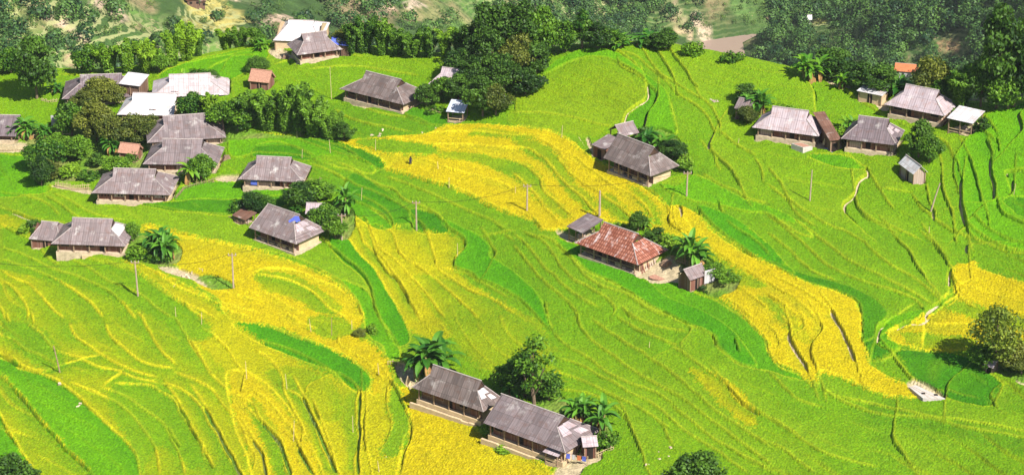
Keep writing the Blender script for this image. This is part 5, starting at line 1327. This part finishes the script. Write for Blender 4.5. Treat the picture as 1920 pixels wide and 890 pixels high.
TREES='''
70 188 D 12.5 8.5|big dark tree standing alone left of the dark roofed long house
22 140 M 5.5 6|green tree at the left edge behind the big dark tree
48 132 O 5 5|olive tree just behind the big dark tree
-20 150 M 6 6|tree cut by the left edge below the terraced far slope
105 175 N 3.5 4|banana plant at the right foot of the big dark tree
172 140 M 6 6|leftmost tree of the row behind the left meadow
205 142 L 7.5 6|second clump from the left in the row behind the left meadow
240 142 L 8 6|rounded bamboo clump in the row behind the dark roofed house
275 140 L 7.5 6|bright bamboo clump in the row behind the white roofed shed
300 140 M 5 4|dark gap filler tree in the row left of the tall bright bamboo
325 128 L 8.5 5|tall bright bamboo at the left foot of the curved bright field
352 118 L 9 6|tallest bright bamboo above the curved bright field
372 110 B 6 4|dark bamboo behind the curved bright field
398 102 B 6 5|bamboo on the crest above the curved bright field
425 97 L 5 5|bright bamboo on the crest right of the middle of the curved field
450 93 B 5 5|low bamboo on the crest left of the far crest house
478 90 M 4 4|small tree on the crest left of the far crest house
492 96 G 3.2 4|bright banana plant beside the left end of the far crest house
481 138 R 3.5 4.2|round dark bush in the meadow below the far crest house
395 158 R 2.8 4|dark bush at the foot of the curved bright field
345 150 G 2.8 4|bright low banana plants at the foot of the curved bright field
370 150 S 2.5 4|low green bush right of the bright low banana plants
190 195 O 5.5 7|olive tree covering the middle of the dark roofed house
160 208 O 4 5|smaller olive bush in front of the dark roofed house
215 200 O 4.5 5|olive tree in front of the right end of the dark roofed house
135 255 M 6.5 6.5|bushy green tree left of the white roofed house
182 265 O 7.5 7|broad olive tree below the dark roofed house
215 275 O 6 6|olive tree just left of the grey houses pair
255 270 O 5.5 6|olive tree in front of the white roofed house
285 262 O 4.5 5|reddish olive tree above the upper grey house
60 258 N 5.5 6|banana plants by the left edge house
82 262 N 4.5 4.5|banana plant with a brown stem right of the left edge house
30 262 N 4 4|low banana plant beside the left edge house
215 285 N 4.5 5|banana plants between trees above the thatched hut
90 318 M 6 7|bushy tree in the left hedge above the stake fence
110 300 M 5 6|tree in the hedge right of the bushy one
150 300 M 4.5 6|low tree in the hedge left of the thatched hut
78 352 D 6 4|dark slim tree standing at the left end of the hedge
90 340 O 4 4|olive bush at the foot of the dark slim tree
180 312 S 2.5 4|low bush in front of the thatched hut
130 330 S 2.5 4.5|low bush behind the stake fence
165 338 S 2.2 4|low bush behind the left wing of the red panelled house
220 325 M 3.2 5|dark bush directly behind the ridge of the red panelled house
250 300 S 2 3|small light bush right of the thatched hut
365 222 M 5 5.5|leafy tree right of the bright white roof
350 214 G 4 4|bright banana plants against the pale pinkish roof
398 224 L 6 4|thin light bamboo in front of the pale pinkish roof
420 245 M 5.5 6|tree right of the upper grey house
388 245 S 3 4|bush above the ridge of the upper grey house
445 245 M 6 6|tree between the grey house and the big bamboo
470 240 B 8 6|left clump of the big dark bamboo in the meadow
505 248 B 9 6.5|second clump of the big dark bamboo in the meadow
535 250 B 9.5 6.5|middle clump of the big dark bamboo in the meadow
562 256 B 11.5 6|tallest clump of the big dark bamboo in the meadow
590 260 B 9 6|right clump of the big dark bamboo in the meadow
618 266 B 6.5 5.5|lowest right clump of the big dark bamboo in the meadow
645 266 D 3.6 4.5|dark bush at the right foot of the big bamboo
360 345 G 6.5 6|banana plant with orange dead leaves right of the red panelled house
378 340 M 5 5|round tree behind the banana plant with orange dead leaves
340 300 O 4 4.5|small olive tree before the lower grey house
475 402 D 4 5|dark bush left of the blue patched house
455 398 S 2.8 4|shrub above the pig pen
500 400 M 3.2 4|shrub behind the left end of the blue patched roof
565 388 D 4.5 6|dark tree behind the little pale roofed shed
595 378 M 4 6|tree above the little pale roofed shed
555 405 N 3 3|small banana left of the little pale roofed shed
612 430 M 4.5 5|leafy tree in front of the little pale roofed shed
630 452 M 4.5 4|tree between the blue patched house and the pole
655 398 N 7.5 5.5|banana plant with a raised leaf right of the shed bushes
645 400 S 2.5 4|shrub at the foot of the banana plant with a raised leaf
250 452 M 3.4 3.4|small tree behind the right end of the lower left house
288 478 N 7 6|left of the two banana plants beside the lower left house
314 486 N 7 6|right of the two banana plants beside the lower left house
262 484 S 2.6 4.5|bluish green shrub right of the lower left house
298 492 S 2.4 4|shrub at the foot of the two banana plants
64 432 S 2 3.5|shrub above the low annex at lower left
45 436 S 1.8 3|leftmost low shrub above the lower left annex
660 104 B 7 5|leftmost bamboo of the row right of the far crest house
685 103 B 8.5 6|tall leaning bamboo of the row right of the far crest house
715 106 B 8 6|dark bamboo above the meadow field
745 108 B 6.5 5|bamboo in the crest row, left of its middle
775 110 B 6 5.5|bamboo in the middle of the crest row
805 110 B 6.5 5.5|bamboo in the crest row, right of its middle
835 110 L 6.5 5|lighter bamboo in the crest row
862 110 B 6.5 5|bamboo left of the great dark trees
640 96 O 4 5|small bush behind the blue sheeting shed
868 140 R 5 7|round smooth dark tree left of the great dark trees
905 125 D 11.5 8|left of the great dark trees on the crest
945 118 D 11 8|middle one of the great dark trees on the crest
985 115 D 11 8|right of the great dark trees on the crest
1015 112 M 10 6.5|brighter tall tree at the right of the great dark trees
925 150 D 9 7|dark tree in front of the great dark trees
970 150 O 8.5 6.5|brownish tree in front of the great dark trees
1005 140 D 6 6|dark tree where the lime hill meets the tree mass
890 165 D 6 6|dark tree above the pale half hidden roof
945 185 D 8 7|dark tree over the field edge
985 180 D 5 6.5|dark tree bordering the lime hill
905 222 D 7.5 6.5|dark tree directly right of the bluish roofed shed
930 218 O 6 5.5|olive tree next to the golden rice corner
800 205 D 4.6 5|dark bush at the right end of the meadow house
832 195 M 5 5.5|tree between the meadow house and the bluish roofed shed
860 190 D 5 5|dark tree hiding the pale half hidden roof
818 213 S 1.6 4|low vine bed left of the bluish roofed shed
1060 100 M 6 6|green tree left of the conical tree on the crest
1092 95 C 8 5|conical light green tree on the crest
1120 95 D 5 6|dark tree right of the conical tree
1145 92 M 3.6 5|light low bush on the crest right of the conical tree
1172 90 N 4 6|left banana plants on the hill crest
1205 88 N 4 6|right banana plants on the hill crest
1248 95 D 4 6|dark bush on the hill crest above two dark furrows
1225 92 S 2.5 4|low green bush between the crest banana plants and the dark bush
1300 106 S 3 4|small bush at the right shoulder of the hill
1372 118 S 2.4 4|small bush by the river notch
1518 152 G 6.5 7|big bright banana plant on the right crest
1583 168 G 4.4 4.4|smaller bright banana plant on the right crest
1560 150 D 5.5 8|dark spreading tree between the two bright banana plants
1590 148 D 5 6|dark tree behind the smaller bright banana plant
1618 172 D 5 6|dark tree above the flat white roofed outhouse
1650 176 D 5 7|dark tree left of the whitish roofed house
1685 178 N 4.5 6|banana plants behind the ridge of the whitish roofed house
1715 185 G 3.5 5|light banana plants behind the whitish roofed house
1745 190 O 8 7|brownish tree right of the orange roofed house
1765 200 M 5 5|tree behind the right end of the whitish roofed house
1800 205 B 8 7|bamboo left of the giant dark tree
1838 205 D 9 6|dark tree at the left foot of the giant dark tree
1868 208 D 17 9|giant dark tree at the right edge skyline
1900 206 D 15 9|giant dark tree cut by the right edge
1890 210 M 8 7|lighter tree in front of the giant dark trees
1940 205 D 12 8|dark tree just beyond the right edge
1840 246 S 2.2 3.4|right end of the dark hedge by the open white roofed shed
1822 226 S 1.6 3|middle of the dark hedge behind the open white roofed shed
1798 216 S 1.6 3|left end of the dark hedge behind the open white roofed shed
1722 298 D 6.4 5.2|dark tree right of the house with the brown annex
1742 306 M 4.6 4.5|lower green tree above the small white roofed hut
1700 308 S 2 2.5|light shrub between house and small white roofed hut
1590 248 G 4 4|banana plant above the rusty brown annex
1575 262 S 2.6 3.5|reddish shrub between the two right hand houses
1436 212 N 6 6|large banana plant above the mottled roof house
1412 208 N 5 5|banana plant over the small grey hut
1398 195 D 3.6 4.5|dark bush behind the small grey hut
1400 236 O 3.6 3.4|small olive tree below the small grey hut
1470 216 S 2 4|low shrub behind the ridge of the mottled roof house
1215 268 N 3.6 5|left banana plants behind the long earth walled house
1240 282 G 4 5|bright banana plants behind the long earth walled house
1262 296 D 3 4.5|dark bush at the right of the bright banana plants
1210 262 S 2.4 4|bush behind the open timber shed
1282 318 S 2.6 4|bush by the right end of the long earth walled house
1196 436 D 3.6 3.6|dark round bush above the red tiled roof
1208 428 G 2.6 3|bright leafy plant beside the dark round bush
1160 432 S 1.6 2|tiny bush above the shed of the red tiled house
1228 446 S 1.8 4|low green bush along the wall above the red tiled roof
1262 462 S 1.6 5|low hedge above the swept yard
1300 494 N 8 7|tall spiky banana plant above the swept yard
1318 500 N 5 5|second banana plant above the swept yard
1335 520 M 2.4 4|leafy bush behind the hut in the yard
1362 526 S 1.8 4|rounded low bush right of the white screen
1318 548 S 1.2 2|small plant below the hut in the yard
805 706 N 9 9|large dark banana plant at the left end of the bottom houses
782 702 N 7 6.5|banana plant over the tall bamboo pen
700 628 S 2.0 2.4|lone bush on the lush strip left of the large banana plant
675 634 O 1.8 2|lone olive bush at the edge of the golden terrace
1003 770 T 11 7|tall open tree behind the two bottom houses
985 742 D 5 5|dark low tree behind the two bottom houses
960 738 M 5.5 6|leafy clump left of the tall open tree behind the bottom houses
1030 748 M 4 4.5|smaller leafy clump right of the tall open tree behind the bottom houses
965 752 N 5.5 6|banana plant with brown leaf between the bottom houses
1090 800 N 7 5.5|left banana plant behind the lowest house
1118 812 N 7.5 6|right banana plant behind the lowest house
1138 838 S 2.6 3.6|white flecked shrub right of the wooden hut
1080 790 S 2 3.5|shrub behind the lowest house ridge
913 822 M 2.8 2.2|small leafy bush between the fronts of the bottom houses
940 845 S 1.2 3.5|low weeds on the bank below the lowest house
1310 945 R 7.5 7.6|dark tree crown rising from the bottom edge
28 948 D 8 7|dark tree crown at the bottom left corner
1866 690 A 9 8|airy yellowish tree at the right edge of the fields
1845 690 M 3.6 4.5|bright bush at the foot of the airy tree
1900 690 O 4 5|olive bush right of the airy tree
1915 700 O 3 4|low scrub by the pale dirt patch at right
'''
used=set(); cnt={}
for ln in TREES.strip().split('\n'):
    a,label=ln.split('|'); u,v,k,h,wd=a.split(); u,v,h,wd=float(u),float(v),float(h),float(wd)
    x,y,z=at(u,v); i=cnt.get(k,0); cnt[k]=i+1; pr=PROTO[k][i%len(PROTO[k])]
    if pr.name in used: t=copy_tree(pr)
    else: t=pr; used.add(pr.name)
    t.location=(x,y,z-0.1); t.rotation_euler=(0,0,random.uniform(0,6.28)); s=wd/PW[k]; t.scale=(s,s,h/PH[k]); tag(t,label,CAT[k],{'tree':'trees around the village','shrub':'shrubs around the village','bamboo':'bamboo clumps','banana plant':'banana plants'}[CAT[k]])
for L_ in PROTO.values():
    for p in L_:
        if p.name not in used:
            for ch in list(p.children): bpy.data.objects.remove(ch)
            bpy.data.objects.remove(p)

# rubble and stones at the foot of walls
def stones(u,v,n,spread,label):
    x,y,z=at(u,v); mb=MB(); rn=random.Random(int(u))
    for k in range(n):
        dx,dy=rn.gauss(0,spread),rn.gauss(0,spread*.7); r=rn.uniform(.12,.4); zz=gz(x+dx,y+dy)-z
        Mx=Matrix.Translation((dx,dy,zz+r*.2))@Matrix.Rotation(rn.uniform(0,6),4,Vector((rn.random(),rn.random(),1)).normalized()); mb.box(-r,r,-r*.7,r*.7,-r*.4,r*.5,Mx)
    o=mb.build('rubble',M['stone']); o.location=(x,y,z); tag(o,label,'rubble',kind='stuff')
stones(718,253,4,1.2,'pale stones at the start of the golden rice')
stones(790,248,6,1.5,'stones along the path left of the golden rice')
stones(1382,195,22,1.6,'pale rubble around the small grey hut')
stones(140,765,5,.6,'stones at the lower left'); stones(133,712,12,1.3,'pale stones at the foot of the reddish leaning post')
stones(716,860,9,.9,'stones near the grassy ditch at the bottom'); stones(1822,242,14,1.4,'rubble by the open white roofed shed')
stones(842,790,26,2.6,'rubble along the earth wall of the bottom left house')
stones(345,520,30,2.4,'pale rubble on the bare earth strip'); stones(530,104,16,1.5,'rubble beside the far crest house')
stones(1245,850,14,1.6,'pale stones on the bank by the crown at the bottom edge')

# far woods: one mass of crowns over the slopes beyond the crest
def far_wood(name,label,n,fn,mat,size,seed,flo=9,per=46):
    rn=np.random.default_rng(seed); P=[];N=[];T=[];S=[]; k=0; tries=0
    while k<n and tries<n*40:
        tries+=1; u=rn.uniform(-150,2070); v=rn.uniform(-90,190)
        r_=ray(u,v)
        if fn(u,v,rn): 
            p=farpt(u,v)
            if p is None: continue
            h=size*rn.uniform(.5,1.35); m_=int(per*rn.uniform(.8,1.2)); d=rn.normal(size=(m_,3)); d/=np.linalg.norm(d,axis=1,keepdims=True); d[:,2]=np.abs(d[:,2])*1.15-.15
            lump=1+.28*np.sin(d[:,0]*5+k)*np.cos(d[:,1]*4+k*2)
            c=np.array([p[0],p[1],p[2]+h*.35])+d*(h*.52*lump*(0.75+.3*rn.random(m_)))[:,None]; P.append(c); N.append(d*1.1+rn.normal(size=d.shape)*.35); T.append(np.clip(rn.normal(.42,.30)+.18*rn.normal(size=m_),0,1)); k+=1
    o=leafmesh(name,np.vstack(P),np.vstack(N),size*.115,np.concatenate(T),mat,1.3); tag(o,label,'woodland',kind='stuff')
_fts=np.linspace(520,2400,500)
def farpt(u,v):
    dx,dy,dz=ray(u,v); Xs=dx*_fts; Ys=dy*_fts; Zs=CAM_H+dz*_fts; d=Zs-ground(Xs,Ys); k=int(np.argmax(d<0))
    if d[k]>=0 or k==0 or Ys[k]<470: return None
    if Zs[k]<RZ+3: return None
    f=d[k-1]/(d[k-1]-d[k]); t=_fts[k-1]+(_fts[k]-_fts[k-1])*f; return dx*t,dy*t,CAM_H+dz*t
def dens(u,v): 
    n=float(fbm(np.array([u]),np.array([v*2.2]),70,3,91)[0])
    if u>1445 or (u>1405 and v>62): b=1.0
    elif u>1340 and v<75: b=0.0
    elif u>1330: b=.5 if v>70 else .25
    elif u>1235: b=.12
    elif u>960: b=1.0 if n>.40 else .3
    elif u>560: b=.40 if n>.48 else .06
    else: b=.26 if n>.53 else .04
    if 335<u<480 and v<75: b=.02
    if 1520<u<1640 and 40<v<100: b*=.35
    if 500<u<560 and 25<v<66: b=0
    if 740<u<810 and v<26: b=0
    if 1750<u<1825 and 62<v<118: b=.0
    if 1685<u<1730 and 105<v<160: b=0
    if 1335<u<1420 and 60<v<125: b=0
    return b
far_wood('far_woodland','bluish dark woodland covering the slopes across the valley',1900,lambda u,v,rn: rn.random()<dens(u,v),mat_leaf('far_leaves',(.012,.05,.014),(.12,.24,.035),.1,0),7.5,3,per=170)
far_wood('far_scrub','low scattered scrub on the far slopes',1500,lambda u,v,rn: not(1335<u<1420 and 60<v<125) and not(1750<u<1825 and 62<v<112) and rn.random()<(.25 if u<960 else .6),mat_leaf('scrub_leaves',(.04,.10,.016),(.17,.27,.04),.1,0),3.6,4,per=80)

# ---------------------------------------------------------------- air
HAZE=0.000038
zs_lo=RZ-25; 
hm=bpy.data.materials.new('haze_air'); hm.use_nodes=True; hn=hm.node_tree; hn.nodes.clear(); ho=hn.nodes.new('ShaderNodeOutputMaterial'); hv=hn.nodes.new('ShaderNodeVolumePrincipled')
hv.inputs['Color'].default_value=(.80,.88,1.0,1); hv.inputs['Density'].default_value=HAZE; hv.inputs['Anisotropy'].default_value=0.0; hn.links.new(hv.outputs[0],ho.inputs['Volume'])
mb=MB(); zz=float(FZ.max())+60; mb.box(-800,800,-30,2330,min(zs_lo,float(FZ.min())-1),max(zz,CAM_H+20)); ho_=mb.build('haze',hm); tag(ho_,'thin bluish haze filling the valley air','haze',kind='stuff')
